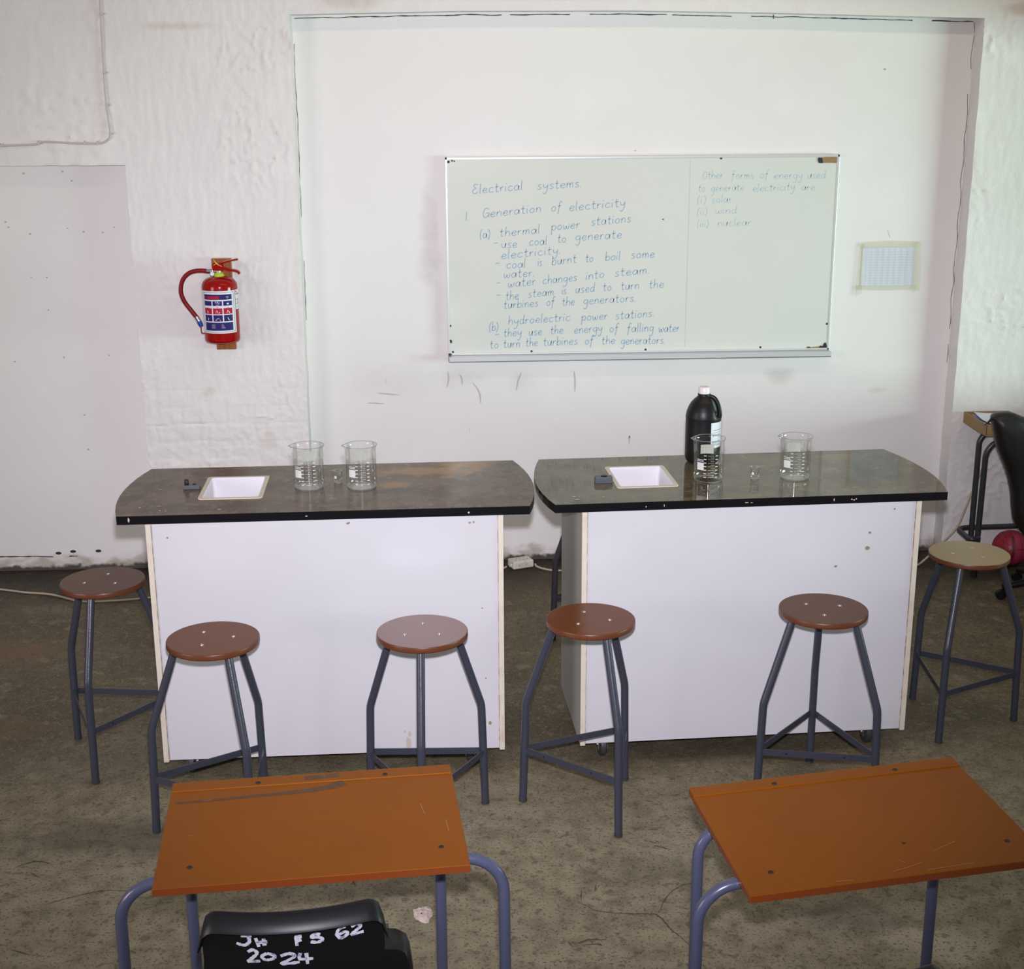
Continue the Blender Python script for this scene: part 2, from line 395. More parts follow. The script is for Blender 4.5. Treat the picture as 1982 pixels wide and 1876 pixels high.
# ---------------------------------------------------------------- handwriting alphabet (x-height = 1)
GLYPH = {
 'a': (.95, [[(.8,.85),(.45,1),(.1,.7),(.1,.25),(.4,0),(.75,.35),(.82,.9)], [(.82,.9),(.8,.25),(.97,0)]]),
 'b': (.85, [[(.1,2),(.1,0)], [(.1,.6),(.45,1),(.8,.75),(.75,.2),(.4,0),(.1,.2)]]),
 'c': (.85, [[(.8,.85),(.45,1),(.1,.65),(.15,.2),(.45,0),(.85,.2)]]),
 'd': (.95, [[(.8,.85),(.45,1),(.1,.65),(.15,.2),(.45,0),(.8,.4)], [(.86,2),(.82,.3),(.97,0)]]),
 'e': (.85, [[(.1,.5),(.5,.5),(.8,.68),(.6,.98),(.3,.9),(.1,.5),(.2,.1),(.5,0),(.85,.2)]]),
 'f': (.75, [[(.8,1.75),(.6,2),(.38,1.6),(.3,.3),(.2,-.7)], [(.02,.95),(.72,1.1)]]),
 'g': (.9, [[(.8,.85),(.45,1),(.1,.68),(.15,.28),(.45,.12),(.8,.45)], [(.84,.98),(.8,-.4),(.5,-1),(.1,-.75)]]),
 'h': (.85, [[(.1,2),(.1,0)], [(.1,.6),(.42,1),(.74,.8),(.78,0)]]),
 'i': (.28, [[(.1,1),(.1,.2),(.22,0)], [(.12,1.45),(.2,1.62)]]),
 'k': (.8, [[(.1,2),(.1,0)], [(.7,1),(.15,.5)], [(.3,.6),(.75,0)]]),
 'l': (.28, [[(.12,2),(.1,.2),(.24,0)]]),
 'm': (1.2, [[(.1,1),(.1,0)], [(.1,.6),(.36,1),(.58,.8),(.58,0)], [(.58,.6),(.84,1),(1.06,.8),(1.1,0)]]),
 'n': (.85, [[(.1,1),(.1,0)], [(.1,.6),(.42,1),(.72,.8),(.78,0)]]),
 'o': (.9, [[(.45,1),(.1,.65),(.15,.2),(.45,0),(.78,.3),(.75,.8),(.45,1)]]),
 'p': (.85, [[(.1,1),(.08,-1)], [(.1,.6),(.45,1),(.8,.72),(.72,.2),(.4,.02),(.1,.25)]]),
 'r': (.62, [[(.1,1),(.1,0)], [(.1,.6),(.35,.95),(.6,.9)]]),
 's': (.75, [[(.7,.92),(.35,1),(.15,.76),(.45,.5),(.68,.25),(.4,0),(.05,.1)]]),
 't': (.68, [[(.3,1.7),(.3,.2),(.48,0),(.66,.12)], [(-.02,1.02),(.68,1.1)]]),
 'u': (.9, [[(.1,1),(.12,.3),(.38,0),(.7,.3),(.78,1)], [(.78,1),(.78,.2),(.92,0)]]),
 'w': (1.15, [[(.05,1),(.12,.2),(.35,0),(.58,.65)], [(.58,.65),(.68,.1),(.9,.05),(1.08,.5),(1.05,1)]]),
 'y': (.85, [[(.1,1),(.15,.4),(.45,.3),(.75,.65)], [(.82,1),(.7,-.4),(.35,-1),(.05,-.7)]]),
 'E': (1.0, [[(.9,1.8),(.45,2),(.18,1.55),(.62,1.12),(.15,.9),(.1,.3),(.5,0),(1,.3)]]),
 'G': (1.05, [[(.95,1.65),(.5,1.95),(.1,1.2),(.2,.2),(.65,0),(1,.5)], [(.6,.85),(1.05,.85),(1,0)]]),
 'O': (1.05, [[(.5,1.7),(.1,1.1),(.2,.2),(.6,0),(.98,.6),(.85,1.5),(.5,1.7)]]),
 '1': (.3, [[(.12,1.8),(.1,0)]]), '-': (.6, [[(0,.5),(.6,.52)]]), '.': (.22, [[(.02,0),(.14,.06)]]),
 '(': (.45, [[(.42,1.9),(.1,.9),(.3,-.4)]]), ')': (.45, [[(.02,1.9),(.36,.9),(.1,-.4)]]),
 '4': (1.0, [[(.62,2),(.05,.7),(.95,.75)], [(.68,1.3),(.62,0)]]),
 '5': (.9, [[(.8,1.95),(.25,1.95),(.18,1.15)], [(.18,1.15),(.6,1.25),(.85,.7),(.55,.05),(.08,.2)]]),
}
def write_word(mb, word, x0, z0, x1, z1, xh, w, fn):
    adv = [GLYPH[c][0] for c in word]; gap = .22
    tot = sum(adv)+gap*(len(word)-1); sx = (x1-x0)/tot; x = 0
    for c, a in zip(word, adv):
        for st in GLYPH[c][1]:
            pts = []
            for (gx, gy) in st:
                t = (x+gx)/tot
                pts.append((x0+(x+gx)*sx+gy*xh*.08, z0+(z1-z0)*t+gy*xh))
            pts = spline(pts, 4) if len(pts) > 2 else pts
            mb.ribbon(pts, w, fn)
        x += a+gap
BOARD_TEXT = [
 ('a',[('Electrical',-0.7792,1.7652,-0.5513,1.7824),('systems.',-0.4835,1.7825,-0.2815,1.7928)]),
 ('a',[('1.',-0.8103,1.6472,-0.7949,1.6471),('Generation',-0.733,1.6586,-0.4668,1.6822),('of',-0.4203,1.6848,-0.3738,1.6868),('electricity',-0.3377,1.6853,-0.0817,1.7042)]),
 ('a',[('(a)',-0.7476,1.5671,-0.6999,1.5666),('thermal',-0.6564,1.5723,-0.4729,1.5857),('power',-0.4188,1.5986,-0.2893,1.6083),('stations',-0.2364,1.6182,-0.0536,1.6324)]),
 ('a',[('-',-0.6828,1.5326,-0.6641,1.5324),('use',-0.6493,1.5211,-0.577,1.5222),('coal',-0.5209,1.5308,-0.4398,1.533),('to',-0.3906,1.5436,-0.3512,1.5432),('generate',-0.3088,1.5501,-0.0949,1.5602)]),
 ('a',[('electricity.',-0.6496,1.4704,-0.376,1.4921)]),
 ('a',[('-',-0.6761,1.4397,-0.6573,1.4408),('coal',-0.6262,1.4267,-0.5386,1.4301),('is',-0.481,1.4356,-0.4622,1.4366),('burnt',-0.4165,1.4398,-0.3037,1.451),('to',-0.2597,1.4517,-0.2252,1.4525),('boil',-0.1687,1.4569,-0.0995,1.4611),('some',-0.0493,1.4667,0.0591,1.4698)]),
 ('a',[('water.',-0.639,1.3833,-0.4961,1.3897)]),
 ('a',[('-',-0.6737,1.3493,-0.6549,1.3504),('water',-0.6192,1.3393,-0.4917,1.3502),('changes',-0.4584,1.3529,-0.2999,1.3667),('into',-0.2589,1.3693,-0.1727,1.3808),('steam.',-0.1248,1.3833,0.0373,1.397)]),
 ('a',[('-',-0.6741,1.2929,-0.654,1.2939),('the',-0.6302,1.281,-0.5704,1.2853),('steam',-0.5264,1.291,-0.4079,1.3008),('is',-0.3688,1.3047,-0.3499,1.3057),('used',-0.3057,1.309,-0.2174,1.3154),('to',-0.1776,1.318,-0.1384,1.3188),('turn',-0.0941,1.3214,-0.0099,1.3254),('the',0.037,1.3267,0.1054,1.3302)]),
 ('a',[('turbines',-0.6399,1.2408,-0.4791,1.2494),('of',-0.4412,1.2521,-0.4033,1.2528),('the',-0.3673,1.2511,-0.3104,1.2535),('generators.',-0.2686,1.2561,-0.0234,1.2668)]),
 ('a',[('hydroelectric',-0.6183,1.1657,-0.3302,1.1808),('power',-0.2762,1.1801,-0.1555,1.1848),('stations.',-0.1173,1.1843,0.0641,1.1945)]),
 ('a',[('(b)',-0.7089,1.1384,-0.6659,1.1397)]),
 ('a',[('-',-0.6801,1.1093,-0.6611,1.1103),('they',-0.6408,1.1087,-0.5584,1.1139),('use',-0.5235,1.1121,-0.4632,1.1157),('the',-0.4219,1.1183,-0.3629,1.1207),('energy',-0.3107,1.12,-0.1802,1.1277),('of',-0.1438,1.124,-0.1036,1.124),('falling',-0.0621,1.1228,0.0625,1.1255),('water',0.0882,1.1207,0.1843,1.1225)]),
 ('a',[('to',-0.7059,1.0553,-0.6653,1.056),('turn',-0.6424,1.0575,-0.5649,1.0596),('the',-0.5382,1.0624,-0.4823,1.0641),('turbines',-0.4555,1.0644,-0.2944,1.0684),('of',-0.2593,1.0679,-0.221,1.068),('the',-0.1807,1.0668,-0.1187,1.0691),('generators.',-0.0899,1.0654,0.1197,1.0656)]),
 ('b',[('Other',0.2728,1.8236,0.366,1.8252),('forms',0.4054,1.8233,0.5079,1.8233),('of',0.5366,1.8254,0.576,1.8251),('energy',0.6025,1.8209,0.7324,1.8222),('used',0.7572,1.822,0.8396,1.8213)]),
 ('b',[('to',0.2558,1.7665,0.2845,1.7671),('generate',0.3132,1.766,0.465,1.7703),('electricity',0.5063,1.7643,0.6997,1.7706),('are',0.7328,1.7679,0.7931,1.7682)]),
 ('b',[('(i)',0.2493,1.7146,0.2928,1.7142),('solar',0.3174,1.7156,0.4111,1.7171)]),
 ('b',[('(ii)',0.251,1.66,0.3004,1.6612),('wind',0.3373,1.6656,0.4346,1.6663)]),
 ('b',[('(iii)',0.2527,1.606,0.308,1.607),('nuclear.',0.3492,1.609,0.5145,1.6114)]),
]

# ================================================================ THE SETTING
def struct(o):
    o['kind'] = 'structure'; return o
f_ = MB(); f_.quad((-6,-9.5,0),(6,-9.5,0),(6,.2,0),(-6,.2,0))
floor = struct(f_.build('floor', FLOOR))
def on_floor(x, y): return (x, y, .0012)
for pts, w in [([(-.58,-2.997),(-.55,-3.03),(-.527,-3.052),(-.47,-3.066),(-.427,-3.071),(-.39,-3.074),(-.366,-3.08),(-.350,-3.115),(-.338,-3.152),(-.312,-3.20),(-.296,-3.238)], .0045),
               ([(-.365,-3.075),(-.345,-3.04),(-.337,-3.012),(-.29,-2.95),(-.24,-2.924),(-.2,-2.93)], .003),
               ([(-2.1,-2.92),(-1.95,-2.86),(-1.82,-2.88)], .003), ([(-.60,-3.20),(-.57,-3.185),(-.52,-3.19)], .006)]:
    c_ = MB(); q = spline(pts, 5)
    q = [(x+random.uniform(-.002,.002), y+random.uniform(-.002,.002)) for x, y in q]
    c_.ribbon(q, [w*(.3+.7*sin(pi*k/(len(q)-1)))*random.uniform(.6,1.2) for k in range(len(q))], on_floor)
    c_.build('crack', mat('floor_crack', (.062, .050, .040), .8) if 'floor_crack' not in bpy.data.materials else bpy.data.materials['floor_crack'], floor)

for pts in [[(-0.324, -2.614), (-0.308, -2.615), (-0.289, -2.618)], [(-0.329, -2.681), (-0.318, -2.691), (-0.308, -2.697)], [(-0.319, -2.709), (-0.302, -2.719), (-0.27, -2.736)], [(-0.313, -2.679), (-0.295, -2.695)], [(-0.309, -2.429), (-0.28, -2.438)], [(-0.564, -2.937), (-0.571, -2.998)], [(-0.518, -2.912), (-0.527, -2.953)], [(-2.237, -2.715), (-2.185, -2.684), (-2.135, -2.699)], [(-2.183, -2.747), (-2.148, -2.778)], [(-0.587, -3.209), (-0.544, -3.207), (-0.538, -3.217)], [(-0.616, -3.219), (-0.627, -3.187)], [(-1.233, -2.835), (-1.216, -2.88)], [(-2.133, -3.133), (-2.069, -3.164)]]:
    c_ = MB(); q = spline(pts, 5) if len(pts) > 2 else [pts[0], tuple((Vector(pts[0])+Vector(pts[1]))/2), pts[1]]
    c_.ribbon(q, [.004*(.2+.8*sin(pi*k/(len(q)-1))) for k in range(len(q))], on_floor)
    c_.build('scrape', bpy.data.materials['floor_crack'], floor)

# recessed, smooth wall face (the big blocked-up bay and the blocked-up doorway on the left)
w_ = MB(); w_.quad((-5.6,0,0),(5.6,0,0),(5.6,0,3.6),(-5.6,0,3.6))
wall = struct(w_.build('wall_back', SMOOTHWALL))
XL, XR, ZT = -1.557, 1.4925, 2.538       # bay
DX, DZ = -2.306, 1.910                    # doorway: right edge and head
def lint(x):                              # the bay's head is not level
    P = [(-1.56,2.536),(-.82,2.549),(-.07,2.549),(.55,2.538),(1.5,2.513)]
    if x <= P[0][0]: return P[0][1]
    for (a, za), (b, zb) in zip(P, P[1:]):
        if x <= b: return za+(zb-za)*(x-a)/(b-a)
    return P[-1][1]
def frange(a, b, st):
    n = max(1, round((b-a)/st)); return [a+(b-a)*k/n for k in range(n)]
xs = frange(-5.5,-3.1,.2)+frange(-3.1,DX,.016)+frange(DX,XL,.008)+frange(XL,XR,.024)+frange(XR,2.1,.010)+frange(2.1,5.5,.2)+[5.5]
zs = frange(0,1.2,.008)+frange(1.2,DZ,.012)+frange(DZ,ZT,.012)+frange(ZT,2.72,.012)+frange(2.72,3.6,.1)+[3.6]
def relief(x, z):
    h = .0042*noise.fractal(Vector((x*2.2, 0, z*2.2)), .9, 2.1, 3)
    h += .0022*noise.noise(Vector((x*38, 3, z*9)))                      # vertical trowel drags
    h += .0016*noise.fractal(Vector((x*60, 1, z*45)), 1, 2, 3)
    g = noise.noise(Vector((x*2.6+9, 2, z*2.6)))                        # scattered chips and ridges
    if g > .0:
        rg = 1-abs(noise.noise(Vector((x*17+4, 7, z*13))))
        h += .0075*min(1, g*3)*max(0, rg-.91)/.09
        c = noise.noise(Vector((x*24, 11, z*15)))
        h -= .012*min(1, g*3)*max(0, c-.40)
    low = max(0, min(1, (1.05-z)/.45))                                  # coursed bricks show through here and there lower down
    if x < -1.4 and low > 0:
        cz = (z+.007*noise.noise(Vector((x*6, 2, z*3))))/.0815; row = math.floor(cz); fz = abs((cz-row)-.5)*2
        cx = (x+.012*noise.noise(Vector((z*9, 5, x*4))))/.225+(row % 2)*.5; fx = abs((cx-math.floor(cx))-.5)*2
        j = max(max(0, (fz-.86)/.14), max(0, (fx-.95)/.05))
        msk = max(0, min(1, 0.50+1.6*noise.noise(Vector((x*4.3, 6, z*7.5)))))
        amt = .5+.5*noise.noise(Vector((row*3.1, math.floor(cx)*2.3, 0)))
        h += low*msk*(.0050*amt - .0095*j*(.3+amt))
        h += low*.0034*noise.fractal(Vector((x*22, 4, z*22)), 1, 2, 3)
    return h
idx = {}; pv = []; pf = []
def pt(i, k, back=False):
    key = (i, k, back)
    if key in idx: return idx[key]
    x, z = xs[i], zs[k]
    h = relief(x, z)
    dz = (lint(x)-ZT)*math.exp(-((z-ZT)/.15)**2)
    jx = 0
    if z < DZ+.03: jx += (.006*noise.noise(Vector((0, 9, z*14)))+.010*max(0, (1.15-z))*noise.noise(Vector((4, 9, z*38))))*math.exp(-((x-DX)/.03)**2)
    if z < ZT+.02: jx += .004*noise.noise(Vector((2, 9, z*9)))*(math.exp(-((x-XL)/.03)**2)+math.exp(-((x-XR)/.03)**2))
    jz = .004*noise.noise(Vector((x*12, 8, 0)))*(math.exp(-((z-DZ)/.02)**2) if x < DX+.03 else 0)
    # arrises worn slightly round
    e = 0
    if z < ZT+.1 and XL-.1 < x < XR+.1: e = min(abs(x-XL), abs(x-XR)) if z < ZT else 9
    idx[key] = len(pv)
    y = .03 if back else -.11-h
    pv.append((x+jx, y, z+dz+jz)); return idx[key]
iDX = min(range(len(xs)), key=lambda i: abs(xs[i]-DX)); iXL = min(range(len(xs)), key=lambda i: abs(xs[i]-XL)); iXR = min(range(len(xs)), key=lambda i: abs(xs[i]-XR))
kDZ = min(range(len(zs)), key=lambda i: abs(zs[i]-DZ)); kZT = min(range(len(zs)), key=lambda i: abs(zs[i]-ZT))
def solid(i, k):
    if i < 0 or k < 0 or i >= len(xs)-1 or k >= len(zs)-1: return True
    if i < iDX and k < kDZ: return False
    if iXL <= i < iXR and k < kZT: return False
    return True
for i in range(len(xs)-1):
    for k in range(len(zs)-1):
        if not solid(i, k): continue
        a, b, c, d = (i, k), (i+1, k), (i+1, k+1), (i, k+1)
        pf.append(tuple(pt(*q) for q in (a, b, c, d)))
        for nb, (p, q) in (((i-1, k), (d, a)), ((i+1, k), (b, c)), ((i, k-1), (a, b)), ((i, k+1), (c, d))):
            if not solid(*nb): pf.append((pt(*q), pt(*p), pt(*p, True), pt(*q, True)))
me = bpy.data.meshes.new('masonry'); me.from_pydata(pv, [], pf); me.update()
mas = bpy.data.objects.new('masonry', me); COL.objects.link(mas); me.materials.append(PLASTER); mas.parent = wall
me.polygons.foreach_set('use_smooth', [True]*len(me.polygons))
try: me.set_sharp_from_angle(angle=radians(50))
except Exception: pass

# right-hand wall (out of frame) with the window opening the daylight comes through
w_ = MB()
for a in ((2.45,2.58,-9.5,-3.9,0,3.6),(2.45,2.58,-.45,0,0,3.6),(2.45,2.58,-3.9,-.45,0,.86),(2.45,2.58,-3.9,-.45,2.25,3.6)): w_.box(*a)
struct(w_.build('wall_right', PLASTER))

# cracks where the infill meets the masonry
def crack_on_wall(pts, w, broken=.12):
    c_ = MB(); P = pts; seg = []
    for k in range(len(P)-1):
        n = max(2, int((Vector(P[k+1])-Vector(P[k])).length/.012))
        for j in range(n): seg.append(tuple(Vector(P[k]).lerp(Vector(P[k+1]), j/n)))
    seg.append(P[-1]); cur = []; out = []
    for p in seg:
        if noise.noise(Vector((p[0]*6, 1, p[1]*6))) < -.42+broken and len(cur) > 1: out.append(cur); cur = []
        elif noise.noise(Vector((p[0]*6, 1, p[1]*6))) >= -.42+broken:
            cur.append((p[0]+.003*noise.noise(Vector((p[1]*17, 3, p[0]*17))), p[1]+.003*noise.noise(Vector((p[0]*14, 5, p[1]*14)))))
    if len(cur) > 1: out.append(cur)
    for s_ in out:
        c_.ribbon(s_, [w*(.5+.9*abs(noise.noise(Vector((p[0]*23, 2, p[1]*23))))) for p in s_], lambda x, z: (x, -.0015, z))
    o = c_.build('crack', CRACKM, wall); return o
crack_on_wall([(x, lint(x)-.011) for x in [XL+.01+(XR-XL-.02)*k/40 for k in range(41)]], .0055, 0)
crack_on_wall([(XR-.006+.004*math.sin(k*1.7), 2.50-.05*k) for k in range(32)], .0032, .10)
crack_on_wall([(XL+.003, 2.52-.05*k) for k in range(30)], .003, .3)
crack_on_wall([(.574, 2.536), (.574, 2.518)], .005, -1)
crack_on_wall([(-3.3, .075), (-2.95, .072), (-2.78, .066), (-2.70, .069)], .006, .1)
for s_ in [[(-.903,.944),(-.9,.908),(-.909,.867)], [(-.849,.929),(-.838,.907),(-.837,.875)], [(-.556,.934),(-.572,.893),(-.581,.844)], [(-.307,.939),(-.302,.889),(-.302,.835)],
           [(-1.289,.798),(-1.241,.796),(-1.206,.793)], [(-1.239,.846),(-1.187,.84),(-1.134,.835)], [(-.787,.888),(-.757,.842),(-.751,.787)], [(-.806,.669),(-.803,.649)],
           [(-.323,.939),(-.317,.933)], [(-.042,.6),(-.036,.614),(-.039,.572)], [(-1.196,.913),(-1.196,.893)], [(1.156,1.58),(1.17,1.545)], [(1.19,1.43),(1.205,1.44)]]:
    c_ = MB(); q = spline(s_, 6)
    c_.ribbon(q, [.010*(.15+.5*sin(pi*k/(len(q)-1))) for k in range(len(q))], lambda x, z: (x, -.0012, z)); c_.build('scuff', SCUFF, wall)
for (x, z) in [(-2.868,1.635),(-2.789,1.409),(-2.72,1.408),(-2.607,1.628),(-2.537,1.611),(-2.452,1.608),(-2.399,1.63),(-2.775,1.604),(-2.677,1.038),(-2.471,1.044),(-2.607,.764),(-2.604,.597),(-2.778,1.871),(-2.607,1.878),(-2.57,1.837),(-2.879,1.658),(-2.727,1.259),(-2.902,1.022),(1.093,2.30),(-.035,1.95),(-2.79,.085),(-2.72,.092),(-2.60,.092)]:
    c_ = MB(); r = random.uniform(.0028, .0052)
    if z < .1: r = .009
    c_.prism([(x+r*cos(a)*(1.6 if z < .1 else 1), z+r*.8*sin(a)) for a in [2*pi*k/8 for k in range(8)]], 0, .0015)
    c_.v = [(a, -c-.0005, b) for a, b, c in c_.v]
    c_.build('nail_hole', BLACKMARK if z < .1 else SPECK, wall)

# ================================================================ LAB BENCHES
HB, TB = .9286, .0284
def bench_outline(n=9):
    F, B, BU, D = .658, .645, .040, .5765
    def arc(sx):
        out = []
        for k in range(n+1):
            t = k/n; out.append((sx*(F+(B-F)*t+BU*4*t*(1-t)*(1.06-.12*t)), D*t))
        return out
    R = arc(1); Lh = arc(-1)
    return R, Lh, D
def lab_bench(name, label, loc, rz, top, group):
    t = thing(name, label, 'lab bench', loc, rz, group)
    R, Lh, D = bench_outline()
    sx0, sx1, sy0, sy1 = -.424, -.218, .168, .435
    xm = (sx0+sx1)/2
    m = MB()
    for z, flip in ((HB, False), (HB-.002, True)):
        left = [(xm, 0), (xm, sy0), (sx0, sy0), (sx0, sy1), (xm, sy1), (xm, D)] + list(reversed(Lh))
        right = [(xm, D), (xm, sy1), (sx1, sy1), (sx1, sy0), (xm, sy0), (xm, 0)] + R
        for pl in (left, right):
            pp = [(x, y, z) for x, y in pl]
            m.poly(pp if flip else pp[::-1])
    m.build('countertop', top, t)
    e = MB(); out = R + list(reversed(Lh))
    n = len(out)
    for k in range(n):
        a, b = out[k], out[(k+1) % n]
        e.quad((a[0], a[1], HB-TB), (b[0], b[1], HB-TB), (b[0], b[1], HB-.0008), (a[0], a[1], HB-.0008))
    # underside, left open above the sink
    e.poly([(x, y, HB-TB) for x, y in [(xm, 0), (xm, sy0), (sx0, sy0), (sx0, sy1), (xm, sy1), (xm, D)] + list(reversed(Lh))])
    e.poly([(x, y, HB-TB) for x, y in [(xm, D), (xm, sy1), (sx1, sy1), (sx1, sy0), (xm, sy0), (xm, 0)] + R])
    e.build('edge_band', BLACKEDGE, t)
    # sink: rim and basin
    r = MB(); w = .011
    def rr(x0, x1, y0, y1, rad, n=4):
        o = []
        for cx, cy, a0 in ((x1-rad, y0+rad, -pi/2), (x1-rad, y1-rad, 0), (x0+rad, y1-rad, pi/2), (x0+rad, y0+rad, pi)):
            o += [(cx+rad*cos(a0+pi/2*k/n), cy+rad*sin(a0+pi/2*k/n)) for k in range(n+1)]
        return o
    o1 = rr(sx0-.003, sx1+.003, sy0-.003, sy1+.003, .014); o2 = rr(sx0+w, sx1-w, sy0+w, sy1-w, .010)
    k_ = len(o1); zr = HB+.003
    for k in range(k_):
        j = (k+1) % k_
        r.quad((*o1[k], zr), (*o1[j], zr), (*o2[j], zr), (*o2[k], zr))
        r.quad((*o1[k], HB-.001), (*o1[j], HB-.001), (*o1[j], zr), (*o1[k], zr))
    rim = r.build('sink_rim', SINKRIM, t)
    b = MB(); o3 = rr(sx0+w+.008, sx1-w-.008, sy0+w+.008, sy1-w-.008, .016); zb = HB-.19
    for k in range(k_):
        j = (k+1) % k_
        b.quad((*o2[k], zr), (*o2[j], zr), (*o3[j], zb), (*o3[k], zb))
    b.poly([(*p, zb) for p in o3])
    b.build('sink_basin', SINKW, t, smooth=True, angle=40)
    # carcass
    X0, X1, PB = -.5700, .5714, .0698; st = .017; y1 = .50
    m = MB(); m.box(X0+st+.0015, X1-st-.0015, .003, .019, PB+.002, HB-TB-.0005); m.build('front_panel', MELAMINE, t, bevel=.0006, seg=1)
    m = MB(); m.box(X0+st, X1-st, y1-.016, y1, PB+.002, HB-TB-.0005); m.build('back_panel', MELAMINE, t)
    m = MB(); m.box(X0+st+.001, X1-st-.001, .02, y1-.017, .098, .114); m.build('bottom_panel', MELAMINE, t)
    for x in (X0, X1-st):
        m = MB(); m.box(x, x+st, .0015, y1, PB-.003, HB-TB-.0005); sp = m.build('side_panel', SHADESIDE, t)
        m = MB(); m.box(x+.0003, x+st-.0003, -.0012, .0014, PB-.003, HB-TB-.001)
        m.build('edge_strip', CREAM, sp)
        gx = x+st+.0002 if x < 0 else x-.0017
        m = MB(); m.box(gx, gx+.0015, .0008, .004, PB+.002, HB-TB-.001); m.build('joint_line', GLUE, t)
    # castors
    for x in (-.485, .455):
        for y in (.050, .43):
            m = MB(); m.box(x-.028, x+.028, y-.025, y+.025, .0945, .0978)
            m.box(x-.016, x-.0135, y-.014, y+.020, .030, .095); m.box(x+.0135, x+.016, y-.014, y+.020, .030, .095)
            ca = m.build('castor_fork', ZINC, t)
            m = MB(); prof = [(.006,-.0115),(.036,-.0115),(.0412,-.008),(.042,0),(.0412,.008),(.036,.0115),(.006,.0115)]
            m.lathe(prof, 24, close_top=True, close_bot=True); m.v = [(a_+0, 0, 0) if False else (x+c_, y+.008+a_, .042+b_) for a_, b_, c_ in m.v]
            m.build('wheel', RUBBER, ca, smooth=True, angle=40)
            m = MB(); m.tube([(x-.019, y+.008, .042), (x+.019, y+.008, .042)], .005, 8); m.build('axle', ZINC, ca)
    return t, (sx0, sx1, sy0, sy1)
B1 = (-1.3185, -2.1798, 0); A1 = .0192
B2 = (.0803, -2.1333, 0); A2 = .0436
bench1, SK = lab_bench('lab_bench', 'white lab bench on castors with satin brown top, orange stain at its right end', B1, A1, TOP_A, 'lab benches')
bench2 = dup(bench1, B2, A2, 'white lab bench on castors with glossy brown top, black bottle standing on it', 'lab benches')
for c in bench2.children:
    if c.name.startswith('countertop'):
        c.data = c.data.copy(); c.data.materials.clear(); c.data.materials.append(TOP_B)
# gas tap stubs beside the sinks (parts of the benches)
m = MB(); m.box(-.492, -.437, .292, .322, HB, HB+.014); a = m.build('tap_block', TAPGREY, bench1, bevel=.002)
m = MB(); m.lathe([(.0068,0),(.0075,.002),(.0075,.016),(.005,.019)], 16, (-.481, .306, HB+.014), close_top=True); m.build('tap_knob', BLACKPL, a, smooth=True, angle=40)
m = MB(); m.lathe([(.006,0),(.006,.002),(.003,.003)], 12, (-.456, .308, HB+.014), close_top=True); m.build('tap_hole', BLACKPL, a)
m = MB(); m.box(-.491, -.431, .230, .262, HB, HB+.022); a = m.build('tap_block', TAPGREY, bench2, bevel=.002)
m = MB(); m.lathe([(.0115,0),(.0115,.002),(.008,.0035)], 18, (-.459, .247, HB+.022), close_top=True); m.build('tap_hole', BLACKPL, a)
# chips and paint spots on tops, fronts and edges
def spots(parent, lst, matl, zfun):
    for (x, y, rx, ry) in lst:
        m = MB(); n = 9; k0 = random.random()*9
        pts = [(x+rx*cos(2*pi*k/n)*(.75+.5*abs(noise.noise(Vector((k*.9+k0, 1, 2))))), y+ry*sin(2*pi*k/n)*(.75+.5*abs(noise.noise(Vector((k*.9+k0, 5, 2)))))) for k in range(n)]
        m.poly([zfun(*p) for p in pts]); m.build('paint_spot', matl, parent)
CHIPW = mat('cream_chip', (.50, .44, .36), .6); CHIPB = mat('brown_chip', (.30, .21, .14), .6); CHIPO = mat('orange_chip', (.42, .20, .05), .6)
topz = lambda x, y: (x, y, HB+.0006)
fz = lambda x, z: (x, .0022, z)
ez = lambda x, z: (x, -.0007, z)
spots(bench1, [(-.60,.09,.006,.006),(-.53,.05,.005,.006),(-.51,.045,.004,.005),(-.34,.05,.007,.006),(-.57,.30,.008,.005)], CHIPW, topz)
spots(bench1, [(-.54,.10,.011,.008)], CHIPO, topz)
spots(bench1, [(-.503,.853,.004,.004),(.07,.885,.006,.004),(.075,.887,.004,.004),(.463,.876,.005,.004),(.475,.878,.004,.004),(.50,.58,.003,.003),(.51,.33,.003,.004),(.522,.165,.006,.008)], CHIPB, fz)
spots(bench1, [(.245,.10,.009,.030),(.25,.135,.006,.012),(.235,.145,.004,.006)], mat('pale_brown_smear', (.50, .44, .37), .6), fz)
spots(bench1, [(-.62,.915,.0035,.009),(.46,.912,.004,.004),(-.06,.914,.005,.002)], CHIPW, ez)
spots(bench2, [(-.58,.05,.010,.007),(-.585,.085,.006,.006),(-.49,.07,.005,.005)], CHIPW, topz)
spots(bench2, [(.395,.74,.010,.008),(.40,.795,.006,.005),(.29,.68,.006,.005),(.48,.875,.004,.004),(.575,.50,.002,.004)], CHIPB, fz)
spots(bench2, [(.27,.915,.0025,.006),(.330,.914,.003,.003),(.338,.912,.004,.0025),(.345,.915,.0025,.003),(-.36,.912,.002,.003),(-.30,.914,.0015,.005),(-.025,.915,.008,.0015),(-.008,.914,.005,.001)], CHIPW, ez)

